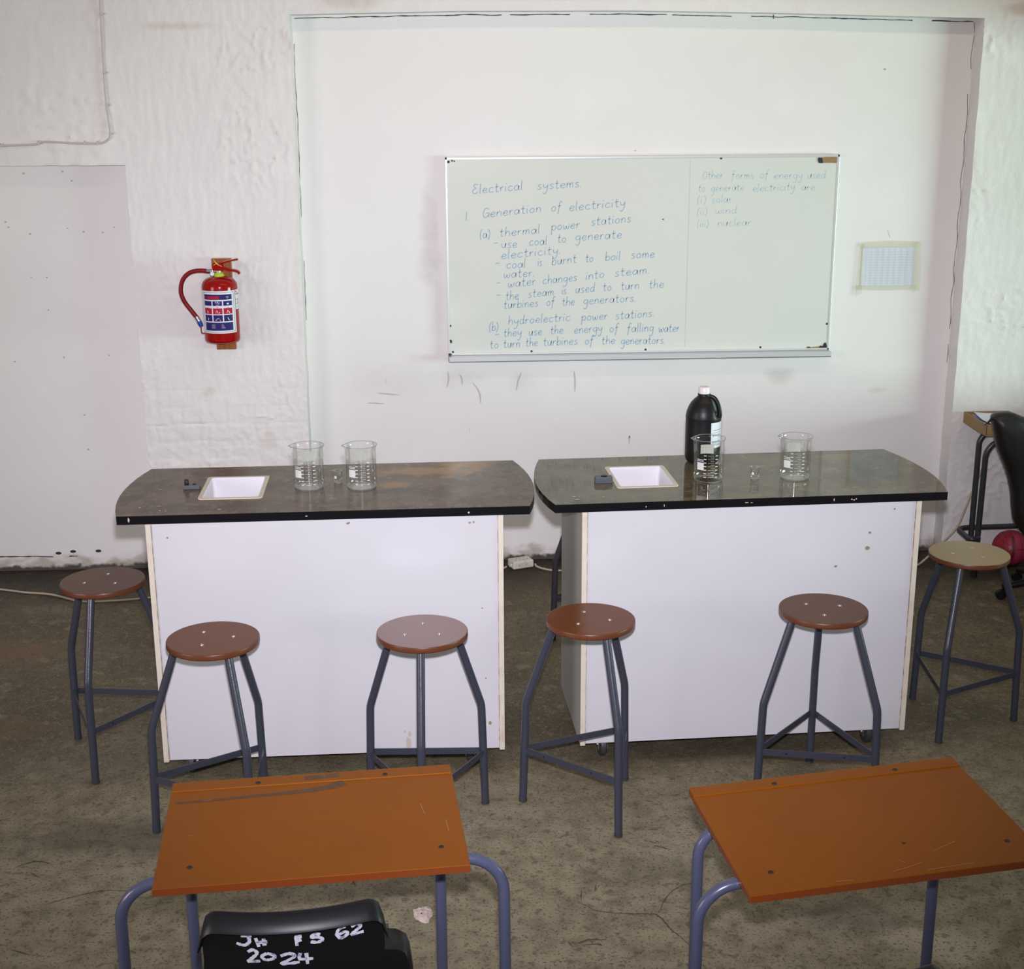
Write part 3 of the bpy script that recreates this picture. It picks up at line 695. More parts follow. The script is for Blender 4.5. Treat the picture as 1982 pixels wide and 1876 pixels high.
# ================================================================ STOOLS
HS, RS = .6434, .1388
def make_stool(name, label, loc, rz, group):
    t = thing(name, label, 'stool', loc, rz, group)
    m = MB(); zt = HS
    m.lathe([(RS-.004, zt-.0185),(RS-.001, zt-.0175),(RS, zt-.015)], 56, close_bot=True)
    m.lathe([(RS, zt-.015),(RS, zt-.0025),(RS-.0008, zt-.0007)], 56)
    m.build('seat_rim', SEATEDGE, t, smooth=True, angle=50)
    m = MB(); m.lathe([(RS-.0008, zt-.0007),(RS-.003, zt)], 56, close_top=True)
    seat = m.build('seat', SEAT_R, t, smooth=False)
    for k in range(3):
        a = radians(120*k)
        m = MB(); m.lathe([(.0062,0),(.0055,.0014),(.0036,.0020),(.0036,.0008)], 16, (.060*cos(a), .060*sin(a), zt), close_top=True)
        m.build('screw', CHROME, seat, smooth=True, angle=35)
    prof = [(.112, zt-.018), (.205, .345), (.2125, 0)]
    for k in range(3):
        a = radians(120*k); d = lambda r: (r*cos(a), r*sin(a))
        m = MB(); pts = bend([(*d(.1105), zt-.0185), (*d(.203), .350), (*d(.2135), .004)], .10, 8)
        m.tube(pts, .0126, 16)
        lg = m.build('leg', FRAMEBLUE, t, smooth=True, angle=50)
        m = MB(); m.lathe([(.0118,0),(.0132,.001),(.0132,.010)], 16, (*d(.2135), 0), close_bot=True); m.build('foot', RUBBER, lg, smooth=True, angle=50)
    for k in range(3):
        a0, a1 = radians(120*k), radians(120*k+120)
        p, q = Vector((.2085*cos(a0), .2085*sin(a0), .186)), Vector((.2085*cos(a1), .2085*sin(a1), .186))
        u = (q-p).normalized(); off = Vector((cos((a0+a1)/2), sin((a0+a1)/2), 0))*.0055
        p2, q2 = p+u*.006+off, q-u*.006+off
        m = MB(); m.bar(p2, q2, .0035, .0215); st = m.build('stretcher', FRAMEBLUE, t)
        for f in (.22, .74):
            h = p2.lerp(q2, f)+off.normalized()*.0021
            m = MB(); nx = off.normalized(); n = 8; ux = u
            m.poly([tuple(h+ux*.0028*cos(2*pi*j/n)+Vector((0, 0, 1))*.0028*sin(2*pi*j/n)) for j in range(n)])
            m.build('bolt_hole', BLACKPL, st)
    return t
GS = 'three legged lab stools around the benches'
STOOLS = [ # x, y, leg angle, screw angle, seat material, label
 (-2.0890, -1.9844, -97.6, 85, SEAT_D, 'dark brown topped stool behind the left end of the stained bench'),
 (-1.6395, -2.5281, -178.8, 126, SEAT_R, 'red-brown topped stool in front of the left half of the stained bench'),
 (-1.0117, -2.5123, 27.7, 89, SEAT_P, 'pinkish brown topped stool in front of the right half of the stained bench'),
 (-.4905, -2.4457, -70.6, 104, SEAT_R, 'glossy red-brown topped stool before the gap at the left end of the glossy bench'),
 (.2522, -2.4066, 78, 138, SEAT_D, 'brown topped stool in front of the right half of the glossy bench'),
 (.9095, -1.9054, -124.7, 60, SEAT_T, 'tan topped stool at the right end of the glossy bench'),
 (-.277, -1.040, 180, 90, SEAT_R, 'dark legged stool mostly hidden behind the glossy bench')]
proto = None
for i, (x, y, la, sa, sm, lab) in enumerate(STOOLS):
    if proto is None: s = proto = make_stool('lab_stool', lab, (x, y, 0), radians(la), GS)
    else: s = dup(proto, (x, y, 0), radians(la), lab, GS)
    for c in s.children:
        if c.name.split('.')[0] == 'seat':
            c.material_slots[0].link = 'OBJECT'; c.material_slots[0].material = sm
            c.rotation_euler = (0, 0, radians(sa-la))
        if i == 6 and c.name.split('.')[0] in ('leg', 'stretcher'):
            c.material_slots[0].link = 'OBJECT'; c.material_slots[0].material = DARKTUBE

s0 = [o for o in bpy.data.objects if o.name == 'lab_stool'][0]
[c for c in s0.children if c.name == 'leg.001'][0].rotation_euler = (0, 0, radians(9))

# ================================================================ SCHOOL DESKS
def school_desk(name, label, loc, rz, group, top_tilt=(0,0), hd=.70, rear_shift=0., hole=None):
    t = thing(name, label, 'desk', loc, rz, group)
    Wd, Dd, th = .637, .443, .0175
    topE = MB(); topE.box(-Wd/2, Wd/2, 0, Dd-.0435, -th, 0)
    top = topE.build('desktop', DESKTOP, t, bevel=.0012); top.location = (0, 0, hd); top.rotation_euler = (top_tilt[1], -top_tilt[0], 0)
    m = MB(); m.box(-Wd/2+.0008, Wd/2-.0008, -.0007, .0015, -th+.001, -.0016); m.build('front_edge', DESKEDGE, top)
    for sx in (-1, 1):
        m = MB(); x0 = sx*Wd/2; m.box(min(x0-.0015*sx, x0+.0007*sx), max(x0-.0015*sx, x0+.0007*sx), .0015, Dd-.045, -th+.001, -.0016); m.build('side_edge', DESKEDGE, top)
    m = MB(); m.box(-Wd/2, Wd/2, Dd-.0415, Dd, -th+.001, .0025)
    bs = m.build('back_strip', DESKTOP, t, bevel=.0015); bs.location = top.location; bs.rotation_euler = top.rotation_euler
    m = MB(); m.box(-Wd/2+.002, Wd/2-.002, Dd-.045, Dd-.040, -th, -.004); m.build('groove', mat('groove_brown', (.07, .018, .004), .5) if 'groove_brown' not in bpy.data.materials else bpy.data.materials['groove_brown'], top)
    for (x, y, par) in [(-.251,.073,top),(.266,.079,top),(-.125,.415,bs),(.165,.414,bs)]:
        m = MB(); z = .0004 if par is top else .0029
        m.lathe([(.0062,0),(.0055,.0006),(.002,.0002)], 14, (x, y, z), close_top=True); m.build('screw', SCREWDK, par)
    # two bent tube frames
    r = .0125; zf = hd-.0345
    m = MB(); pts = bend([(-.402, .085, .012), (-.398, .085, zf), (.398, .085, zf), (.404, .085, .012)], .088, 10)
    m.tube(pts, r, 18); fr = m.build('front_leg_frame', DESKBLUE, t, smooth=True, angle=50)
    for x in (-.402, .404):
        m = MB(); m.lathe([(.013,0),(.0145,.002),(.0145,.02)], 16, (x, .085, 0), close_bot=True); m.build('foot', RUBBER, fr)
    m = MB(); xs_ = rear_shift
    pts = bend([(xs_-.281, .315, .012), (xs_-.281, .315, zf), (xs_+.281, .315, zf), (xs_+.281, .315, .012)], .075, 9)
    m.tube(pts, r, 18); fr = m.build('rear_leg_frame', DESKBLUE, t, smooth=True, angle=50)
    for x in (xs_-.281, xs_+.281):
        m = MB(); m.lathe([(.013,0),(.0145,.002),(.0145,.02)], 16, (x, .315, 0), close_bot=True); m.build('foot', RUBBER, fr)
    for x in (-.16, .16):
        m = MB(); m.box(x-.011, x+.011, .07, .33, zf+.011, hd-th-.0135 if False else zf+.0145); m.build('top_rail', DESKBLUE, t)
    return t, top, bs
desk1, d1top, d1strip = school_desk('school_desk', 'orange-brown school desk with grey rubbed streak, black chair tucked at it', (-1.2188, -3.9704, 0), .0826, 'school desks')
desk2, d2top, d2strip = school_desk('school_desk', 'orange-brown school desk at lower right with scratches near its front edge', (-.0329, -4.0396, 0), .1015, 'school desks', (.0378, .0084), .6976, -.05)
# rubbed grey streak on the left desk, scratches on both
m = MB()
q = spline([(-.304,.350),(-.22,.352),(-.13,.358),(-.05,.362),(.02,.372),(.07,.392)], 6)
wv = [.010,.011,.013,.014,.022,.030]
m.ribbon(q, [(.009+.018*(k/(len(q)-1))**2)*random.uniform(.85,1.15) for k in range(len(q))], lambda x, y: (x, y, .0005)); m.build('rubbed_streak', STAIN, d1top)
m = MB(); m.ribbon(spline([(-.02,.421),(.02,.424),(.06,.427)], 5), .018, lambda x, y: (x, y, .0029)); m.build('rubbed_streak', STAIN, d1strip)
SCR = mat('pale_scratch', (.30, .135, .045), .5)
for top_, lst in ((d1top, [[(.235,.27),(.243,.22)],[(.285,.19),(.288,.14)],[(-.262,.20),(-.255,.202)]]), (d2top, [[(.10,.075),(.16,.100)],[(-.01,.022),(.02,.028),(.06,.040)],[(.06,.012),(.16,.016)],[(.02,.06),(.026,.045)],[(-.135,.012),(-.10,.010)]])):
    for l in lst:
        m = MB(); m.ribbon(l, .0016, lambda x, y: (x, y, .0006)); m.build('scratch', SCR, top_)
m = MB(); m.lathe([(.0042,0),(.001,.0004)], 10, (.055, .118, .0003), close_top=True); m.build('screw_hole', SCREWDK, d2top)

# ================================================================ BLACK PLASTIC CHAIRS
def chair_yc(u): return -.016+.030*u*u
def chair_zt(u):
    a = max(0, (abs(u)-.80)/.20); return .785-.045*(1-math.sqrt(max(0, 1-min(1, a)**2)))
CHW = .168
def chair_back_y(x, z):
    u = max(-1, min(1, x/CHW)); return chair_yc(u)-.006+.17*(.75-z)
def make_chair(name, label, loc, rz, group):
    t = thing(name, label, 'chair', loc, rz, group)
    NU = 36; us = [-1+2*k/NU for k in range(NU+1)]
    rows = []
    def row(f): rows.append([f(u) for u in us])
    for z in (.43, .52, .60, .68, .73):                       # front face, going up
        row(lambda u, z=z: (CHW*u*(1 if z > .7 else 1.0), chair_yc(u)+.010+.17*(.75-z), z))
    row(lambda u: (CHW*u, chair_yc(u)+.008, chair_zt(u)-.012))
    row(lambda u: (CHW*u, chair_yc(u)+.004, chair_zt(u)-.002))
    row(lambda u: (CHW*u*1.0, chair_yc(u)-.002, chair_zt(u)))
    row(lambda u: (CHW*u*1.005, chair_yc(u)-.010, chair_zt(u)-.004))
    row(lambda u: (CHW*u*1.02, chair_yc(u)-.020, chair_zt(u)-.012))
    row(lambda u: (CHW*u*1.035, chair_yc(u)-.030, chair_zt(u)-.022))
    row(lambda u: (CHW*u*1.04, chair_yc(u)-.032, chair_zt(u)-.027))
    row(lambda u: (CHW*u*1.03, chair_yc(u)-.030, chair_zt(u)-.0285))
    row(lambda u: (CHW*u*1.0, chair_yc(u)-.012, chair_zt(u)-.028))
    for z in (.735, .70, .65, .58, .50, .43):                  # rear face, going down
        row(lambda u, z=z: (CHW*u, chair_back_y(CHW*u, z), min(z, chair_zt(u)-.030)))
    m = MB(); n = NU+1
    for r_ in rows: m.v += r_
    for k in range(len(rows)-1):
        for j in range(NU): m.f.append((k*n+j, k*n+j+1, (k+1)*n+j+1, (k+1)*n+j))
    k = len(rows)-1
    for j in range(NU): m.f.append((k*n+j, k*n+j+1, j+1, j))
    m.f.append(tuple(k_*n for k_ in range(len(rows)))); m.f.append(tuple(k_*n+NU for k_ in range(len(rows)-1, -1, -1)))
    m.build('backrest', BLACKPL, t, smooth=True, angle=60)
    for sx in (-1, 1):                                         # side wings where the back joins the seat
        m = MB(); pr = []
        zz = [.650, .647, .637, .61, .57, .51, .44]; ww = [.016, .036, .050, .057, .061, .063, .064]
        if sx < 0: ww = [.2*w for w in ww]
        for z, w in zip(zz, ww):
            x0, x1 = sx*.150, sx*(.163+w); yb = .020+.17*(.75-z)
            pr.append([(x0, yb, z), (x1-sx*.006, yb+.002, z), (x1, yb+.012, z), (x1, yb+.065, z), (x1-sx*.006, yb+.072, z), (x0, yb+.030, z)])
        for p in pr: m.v += p
        for k in range(len(pr)-1):
            for j in range(6): m.f.append((k*6+j, k*6+(j+1) % 6, (k+1)*6+(j+1) % 6, (k+1)*6+j))
        m.f.append(tuple(range(6)))
        m.f.append(tuple((len(pr)-1)*6+j for j in range(5, -1, -1)))
        m.build('side_wing', BLACKPL, t, smooth=True, angle=50)
    m = MB(); S_ = []
    for y, z in [(.055,.47),(.075,.445),(.11,.432),(.20,.428),(.30,.432),(.40,.438),(.44,.432),(.455,.415)]:
        S_.append([(x, y, z+.012*(abs(x)/.19)**2) for x in [-.19+.38*k/10 for k in range(11)]])
    for s_ in S_: m.v += s_
    nb = len(m.v)
    for s_ in S_: m.v += [(x, y, z-.008) for x, y, z in s_]
    for k in range(len(S_)-1):
        for j in range(10):
            m.f.append((k*11+j, k*11+j+1, (k+1)*11+j+1, (k+1)*11+j)); m.f.append((nb+k*11+j, nb+(k+1)*11+j, nb+(k+1)*11+j+1, nb+k*11+j+1))
    m.build('seat', BLACKPL, t, smooth=True)
    for sx in (-1, 1):
        for (y0, y1) in ((.12, .02), (.36, .42)):
            m = MB(); m.tube([(sx*.16, y0, .418), (sx*.19, y1, .003)], .011, 12); m.build('leg', DARKTUBE, t, smooth=True, angle=50)
        m = MB(); m.tube([(sx*.16, .10, .414), (sx*.16, .38, .414)], .010, 10); m.build('seat_rail', DARKTUBE, t)
    return t
chair1 = make_chair('plastic_chair', 'black plastic chair with white painted 2024 on its back', (-1.235, -4.205, 0), .0826, 'black plastic chairs')
chair2 = dup(chair1, (-.262, -4.470, 0), .10, 'black plastic chair below the right desk, only the top of its back in view', 'black plastic chairs')
BRUSH = {
 'J': [[(.30,.98),(.95,1.0)], [(.75,.95),(.78,.35),(.45,.02),(0,.22)]], 'H': [[(.12,.9),(.30,0)], [(.15,.42),(.85,.50)], [(.62,.85),(.66,.12)]],
 'F': [[(.25,1),(.35,0)], [(.15,.92),(.9,.98)], [(.3,.5),(.85,.62)]], 'S': [[(.75,.85),(.35,1),(.1,.7),(.75,.5),(.9,.2),(.5,0),(0,.15)]],
 '6': [[(.75,1),(.15,.75),(.05,.3),(.4,0),(.9,.25),(.75,.5),(.2,.35)]], '2': [[(.05,.82),(.5,1),(.78,.72),(.40,.35),(.1,.06),(1,.10)]],
 '0': [[(.45,1),(.08,.55),(.35,.03),(.85,.2),(.95,.65),(.45,1)]], '4': [[(.15,1),(.1,.5),(1,.42)], [(.55,.95),(.6,.0)]]}
for ch, x0, z0, x1, z1 in [('J',-.104,.716,-.074,.739),('H',-.072,.713,-.043,.736),('F',.0,.711,.017,.733),('S',.031,.714,.055,.734),('6',.079,.715,.101,.741),('2',.105,.717,.129,.741),
                           ('2',-.086,.676,-.063,.706),('0',-.062,.681,-.035,.697),('2',-.027,.669,.009,.694),('4',.007,.665,.034,.693)]:
    m = MB()
    for st in BRUSH[ch]:
        q = spline([(x0+(x1-x0)*a, z0+(z1-z0)*b) for a, b in st], 6) if len(st) > 2 else [(x0+(x1-x0)*a, z0+(z1-z0)*b) for a, b in st]
        m.ribbon(q, [.0072*random.uniform(.75, 1.15) for _ in q], lambda x, z: (x, chair_back_y(x, z)-.0016, z))
    m.build('painted_character', WHITEPAINT, chair1)

# ================================================================ BEAKERS
def arcpatch(m, cx, cy, R, t0, t1, z0, z1, n=5):
    for k in range(n):
        a, b = t0+(t1-t0)*k/n, t0+(t1-t0)*(k+1)/n
        p = lambda t, z: (cx+R*sin(t), cy-R*cos(t), z)
        m.quad(p(a, z0), p(b, z0), p(b, z1), p(a, z1))
D_ = radians
def make_beaker(name, label, loc, rz, group, R=.0515, H=.148, marks=True):
    t = thing(name, label, 'beaker', loc, rz, group)
    k_ = R/.0515
    prof = [(0,.001),(R*.5,.0008),(R*.82,.0012),(R*.94,.004),(R*.99,.010),(R,.018),(R*1.0,H*.3),(R*1.0,H*.6),(R*1.0,H*.93),(R*1.015,H*.965),(R*1.05,H*.99),(R*1.075,H)]
    def rad(r, z, a, kk):
        d = abs((a-pi+pi) % (2*pi)-pi); d = abs(math.atan2(sin(a-pi), cos(a-pi)))
        sp = math.exp(-(d/.20)**2)*max(0, (z-H*.86)/(H*.14))**1.5
        return r+sp*R*.16
    m = MB(); m.lathe(prof, 48, rad=rad); m.build('glass_wall', GLASS, t, smooth=True)
    m = MB(); q = []
    for j in range(48):
        a = 2*pi*j/48; r = rad(R*1.075, H, a, 0); q.append((r*cos(a), r*sin(a), H-.0006*0))
    m.tube(q, .0011*max(.7, k_), 6, closed=True); m.build('rim', GLASSRIM, t, smooth=True)
    m = MB(); m.tube([(R*.90*cos(2*pi*j/32), R*.90*sin(2*pi*j/32), .0035) for j in range(32)], .0013*max(.6, k_), 6, closed=True); m.build('base_ring', GLASSRIM, t, smooth=True)
    if marks:
        m = MB(); Rm_ = R+.0004
        for k in range(7):
            z = .022+.0125*k
            arcpatch(m, 0, 0, Rm_, D_(-11), D_(11), z, z+.0007, 4)
            if k < 6: arcpatch(m, 0, 0, Rm_, D_(-1), D_(12), z+.006, z+.0068, 2)
            arcpatch(m, 0, 0, Rm_, D_(-27), D_(-17), z-.0008, z+.0018, 2); arcpatch(m, 0, 0, Rm_, D_(17), D_(27), z-.0008, z+.0018, 2)
        m.build('graduation_marks', MARKW, t)
        m = MB(); arcpatch(m, 0, 0, Rm_, D_(-56), D_(-27), .046, .072, 5); m.build('writing_patch', MARKW, t)
        m = MB()
        for z in (.076, .081):
            for k in range(4): arcpatch(m, 0, 0, Rm_, D_(-57+7.6*k), D_(-51+7.6*k), z, z+.0025, 1)
        m.build('printed_line', MARKW, t)
        m = MB(); arcpatch(m, 0, 0, Rm_, D_(154), D_(206), .080, .112, 6); m.build('rear_writing_patch', mat('grey_green_glass_print', (.50, .53, .46), .5) if 'grey_green_glass_print' not in bpy.data.materials else bpy.data.materials['grey_green_glass_print'], t)
    else:
        m = MB(); arcpatch(m, 0, 0, R+.0003, D_(-52), D_(-20), H*.42, H*.62, 3); m.build('writing_patch', MARKW, t)
    return t
GB = 'large glass beakers'; GBs = 'tiny glass beakers'
bk = make_beaker('glass_beaker', 'large glass beaker on the satin bench, nearer the sink', (-1.392, -1.898, HB), D_(4), GB)
dup(bk, (-1.214, -1.906, HB), D_(7), 'large glass beaker on the satin bench, farther from the sink', GB)
dup(bk, (-.028, -1.900, HB), D_(-3), 'large glass beaker in front of the black bottle', GB)
dup(bk, (.274, -1.894, HB), D_(-6), 'large glass beaker standing alone at right on the glossy bench', GB)
sb = make_beaker('small_glass_beaker', 'tiny glass beaker between the two large beakers on the satin bench', (-1.298, -1.846, HB), D_(5), GBs, .0152, .0445, False)
dup(sb, (.133, -1.902, HB), D_(-4), 'tiny glass beaker between the two large beakers on the glossy bench', GBs)

# ================================================================ BLACK BOTTLE
jug = thing('chemical_bottle', 'black plastic bottle with white cap and moulded handle on the glossy bench', 'bottle', (-.004, -1.655, HB+.0006))
JP = [(.046,0),(.054,.003),(.060,.010),(.0625,.022),(.0630,.10),(.0630,.160),(.0635,.166),(.0625,.175),(.0590,.190),(.0525,.206),(.0440,.220),(.0330,.232),(.0250,.2385),(.0215,.243),(.0210,.250)]
HA = D_(-18)      # handle direction: right, slightly to the front
def jr(r, z, a, kk):
    d = abs(math.atan2(sin(a-HA), cos(a-HA)))
    dent = math.exp(-(d/.50)**4)*max(0, min(1, (z-.166)/.018))*max(0, min(1, (.246-z)/.010))
    return r-dent*max(0, r-.022)*.80
m = MB()
prof = []
for k in range(len(JP)-1):
    for j in range(3): prof.append((JP[k][0]+(JP[k+1][0]-JP[k][0])*j/3, JP[k][1]+(JP[k+1][1]-JP[k][1])*j/3))
prof.append(JP[-1])
m.lathe(prof, 56, rad=jr, close_bot=True, close_top=True); m.build('bottle_body', BLACKPL, jug, smooth=True, angle=70)
m = MB()
hp = spline([(.016,.241),(.030,.2385),(.041,.230),(.0505,.212),(.0560,.192),(.0575,.176),(.0550,.162)], 6)
m.tube([(r*cos(HA), r*sin(HA), z) for r, z in hp], [.0068+.0022*(k/len(hp)) for k in range(len(hp))], 14); m.build('handle', BLACKPL, jug, smooth=True, angle=60)
m = MB(); m.lathe([(.0232,.2465),(.0232,.249),(.0222,.2495)], 32, close_bot=True, close_top=True); m.build('neck_ring', BLACKPL, jug)
m = MB(); m.lathe([(.0200,.2502),(.0205,.2508),(.0200,.2725),(.0185,.2745)], 40, rad=lambda r, z, a, k: r+(.0004*cos(a*20) if k in (1, 2) else 0), close_bot=True, close_top=True); m.build('cap', CAPW, jug, smooth=True, angle=40)
m = MB(); arcpatch(m, 0, 0, .0634, D_(16), D_(86), .062, .154, 10); jl = m.build('bottle_label', LABELW, jug)
PRT = mat('grey_print', (.30, .31, .36), .6)
for z, h, n, t0 in [(.125,.004,6,24),(.117,.002,8,22),(.105,.006,4,22),(.082,.006,4,22),(.072,.002,7,22)]:
    m = MB()
    for k in range(n): arcpatch(m, 0, 0, .0637, D_(t0+k*40/n), D_(t0+(k+.7)*40/n), z, z+h, 2)
    m.build('print_row', PRT, jl)

# ================================================================ FIRE EXTINGUISHER
wb = MB(); wb.box(-1.9515, -1.8645, -.146, -.114, 1.090, 1.500)
tag(wb.build('backing_board', WOOD, bevel=.002), 'upright varnished orange wooden board on the wall behind the fire extinguisher', 'board')
EX, EY, ER = -1.909, -.2275, .0785
ext = thing('fire_extinguisher', 'red fire extinguisher with blue and white label on the left wall pier', 'fire extinguisher', (EX, EY, 1.142))
Z0 = 1.142
def L_(z): return z-Z0
m = MB(); m.lathe([(.050,.006),(.066,.0),(.0735,.003),(.0775,.010),(ER,.018),(ER,L_(1.388)),(.0765,L_(1.401)),(.070,L_(1.413)),(.058,L_(1.423)),(.040,L_(1.430)),(.024,L_(1.434))], 64, close_bot=True, close_top=True)
m.build('cylinder_body', REDPAINT, ext, smooth=True, angle=60)
m = MB(); m.lathe([(.0235,L_(1.4325)),(.0235,L_(1.4365)),(.0175,L_(1.448)),(.0165,L_(1.4495))], 32, close_bot=True, close_top=True); m.build('neck_collar', LIME, ext, smooth=True, angle=40)
m = MB(); m.lathe([(.0125,L_(1.449)),(.0125,L_(1.470))], 20, (-.001, 0, 0), close_top=True)
m.tube([(-.004, 0, L_(1.4575)), (-.030, -.004, L_(1.4575))], .0085, 14); m.build('valve_body', CHROME, ext, smooth=True, angle=40)
m = MB(); m.lathe([(0,0),(.0105,0),(.0112,.002),(.0112,.010),(.0095,.012)], 24, close_top=True); m.v = [(x-.026, -z-.006, y+L_(1.4455)) for x, y, z in m.v]; ga = m.build('pressure_gauge', CHROME, ext, smooth=True, angle=40)
m = MB(); m.lathe([(.0085,0),(.002,.0003)], 20, close_top=True); m.v = [(x-.026, -.0183-z, y+L_(1.4455)) for x, y, z in m.v]; m.build('gauge_face', LABELW, ga)
# lower (carrying) handle and upper lever: bent flat straps
def strap(path, w, th=.0045):
    m = MB(); P = [Vector(p) for p in path]
    for k in range(len(P)):
        t = (P[min(k+1, len(P)-1)]-P[max(k-1, 0)]).normalized(); n = Vector((-t.z, 0, t.x))
        wk = w[k] if isinstance(w, list) else w
        for sy, sn in ((-1,-1),(1,-1),(1,1),(-1,1)): m.v.append(tuple(P[k]+n*sn*th+Vector((0, sy*wk/2, 0))))
    for k in range(len(P)-1):
        for j in range(4): m.f.append((k*4+j, k*4+(j+1) % 4, (k+1)*4+(j+1) % 4, (k+1)*4+j))
    m.f.append((3, 2, 1, 0)); b = (len(P)-1)*4; m.f.append((b, b+1, b+2, b+3))
    return m
m = strap([(-.022,0,L_(1.4735)),(-.004,0,L_(1.4745)),(.016,0,L_(1.4705)),(.046,0,L_(1.462)),(.076,0,L_(1.457)),(.086,0,L_(1.4525)),(.0925,0,L_(1.444))], .024); m.build('carrying_handle', REDPAINT, ext)
m = MB()
for sy in (-1, 1): m.box(-.024, .022, sy*.0125-.0012, sy*.0125+.0012, L_(1.458), L_(1.490))
m.build('lever_bracket', REDPAINT, ext, bevel=.001)
m = strap([(-.018,0,L_(1.4795)),(-.002,0,L_(1.4865)),(.020,0,L_(1.4925)),(.050,0,L_(1.5005)),(.080,0,L_(1.5065)),(.088,0,L_(1.5075))], .020, .0032); m.build('squeeze_lever', REDPAINT, ext)
m = MB(); m.tube(spline([(-.017,-.016,L_(1.5085)),(-.009,-.017,L_(1.496)),(-.003,-.017,L_(1.4895)),(.006,-.017,L_(1.483)),(.019,-.017,L_(1.4775))], 5), [.0011]*4+[.0022]*5+[.0024]*5+[.0014]*6+[.001], 8)
m.tube([(-.004,-.017,L_(1.491)),(-.018,-.016,L_(1.483))], .0012, 8); m.build('safety_tie', YELLOW, ext)
hp = [(-.049,-.004,L_(1.4565)),(-.075,-.005,L_(1.459)),(-.105,-.005,L_(1.457)),(-.133,-.005,L_(1.446)),(-.155,-.005,L_(1.424)),(-.167,-.004,L_(1.395)),(-.170,-.003,L_(1.364)),(-.163,-.002,L_(1.335)),(-.150,0,L_(1.309)),(-.132,0,L_(1.284)),(-.118,0,L_(1.264)),(-.109,0,L_(1.252))]
m = MB(); m.tube(spline(hp, 6), .0098, 16); m.build('hose', REDRUB, ext, smooth=True, angle=60)
m = MB(); m.tube([(-.026,-.004,L_(1.4575)),(-.050,-.004,L_(1.4565))], .0102, 16); m.build('hose_ferrule', CHROME, ext, smooth=True, angle=40)
m = MB(); m.tube([(-.1105,0,L_(1.2545)),(-.100,0,L_(1.234))], .0106, 16); m.build('hose_ferrule', CHROME, ext, smooth=True, angle=40)
m = MB(); m.tube([(-.100,0,L_(1.234)),(-.094,0,L_(1.220)),(-.0895,0,L_(1.210))], [.0112,.0110,.0085], 16); m.build('nozzle', BLUEPL, ext, smooth=True, angle=40)
m = MB(); m.tube(bend([(-.0925,0,L_(1.214)),(-.0925,0,L_(1.1795)),(-.070,0,L_(1.1780))], .008, 5), .0026, 10); m.build('hose_clip', REDPAINT, ext, smooth=True)
# label, wrapped round the cylinder
RL = ER+.0005
def lab(name, matl, t0, t1, za, zb, dr=0., parent=None):
    m = MB(); n = max(1, int(abs(t1-t0)/6)); arcpatch(m, 0, 0, RL+dr, D_(t0), D_(t1), L_(za), L_(zb), n)
    return m.build(name, matl, parent or ext)
lw = lab('wrap_label', LABELW, -92, 62, 1.190, 1.377); lw2 = lab('side_label', LABELW, 64.5, 118, 1.290, 1.377)
def rule(t0, t1, za, zb, matl, par): lab('printed_rule', matl, t0, t1, za, zb, .0004, par)
for z in (1.3705, 1.1965): rule(-54, 55, z-.0007, z+.0007, NAVY, lw)
for tt in (-54.4, 55): rule(tt-.5, tt+.5, 1.1965, 1.3705, NAVY, lw)
lab('printed_panel', NAVY, -50, 47, 1.339, 1.362, .0004, lw)
lab('printed_panel', REDPRINT, -36, 4, 1.343, 1.355, .0008, lw)
lab('printed_panel', NAVY, -50, 47, 1.2025, 1.2385, .0004, lw)
for (a, b) in ((-50,-21),(-17,13),(17,47)):
    lab('printed_panel', NAVY, a, b, 1.3125, 1.333, .0004, lw)
    lab('printed_panel', REDPRINT, a, b, 1.2755, 1.3016, .0004, lw)
    lab('printed_panel', NAVY, a, b, 1.2434, 1.2717, .0004, lw)
def on_cyl(x, z, dr=.0012): t = x/RL; return ((RL+dr)*sin(t), -(RL+dr)*cos(t), L_(z))
def ink(name, strokes, w, matl=LABELW):
    m = MB()
    for s_ in strokes: m.ribbon(s_, w, on_cyl)
    m.build(name, matl, lw)
m = MB(); write_word(m, '4.5kg', RL*D_(-9), 1.3245, RL*D_(5), 1.3245, .0032, .0012, on_cyl); m.build('lettering', LABELW, lw)
ink('lettering', [[(RL*D_(-6), 1.3165), (RL*D_(4), 1.3165)]], .0034, PRT)
tri = lambda c, z, w, h: [[(RL*D_(c)-w, z), (RL*D_(c)-w*.2, z+h), (RL*D_(c)+w*.2, z+h*.9), (RL*D_(c)+w, z)]]
ink('flame_symbol', tri(-36, 1.279, .0045, .012), .0016); ink('flame_symbol', tri(-4, 1.279, .0055, .013)+[[(RL*D_(3), 1.279), (RL*D_(5), 1.286)]], .0022); ink('flame_symbol', tri(31, 1.279, .006, .013)+[[(RL*D_(35), 1.280), (RL*D_(37), 1.285)]], .0022)
ink('flame_symbol', tri(-43, 1.343, .003, .013), .0022, REDPRINT)
ink('instruction_symbol', [[(RL*D_(-36), 1.248), (RL*D_(-35), 1.259)]], .003); ink('instruction_symbol', [[(RL*D_(29), 1.260), (RL*D_(34), 1.248)]], .003)
ink('instruction_symbol', [[(RL*D_(-11), 1.249), (RL*D_(-7), 1.250), (RL*D_(-3), 1.257), (RL*D_(3), 1.256)], [(RL*D_(5), 1.246), (RL*D_(5), 1.251)]], .0022)
ink('seal_mark', [[(RL*D_(26), 1.353), (RL*D_(36), 1.353)], [(RL*D_(27), 1.349), (RL*D_(35), 1.349)], [(RL*D_(29), 1.345), (RL*D_(33), 1.345)]], .0026, PRT)
ink('seal_mark', [[(RL*D_(28), 1.321), (RL*D_(35), 1.321)]], .007)
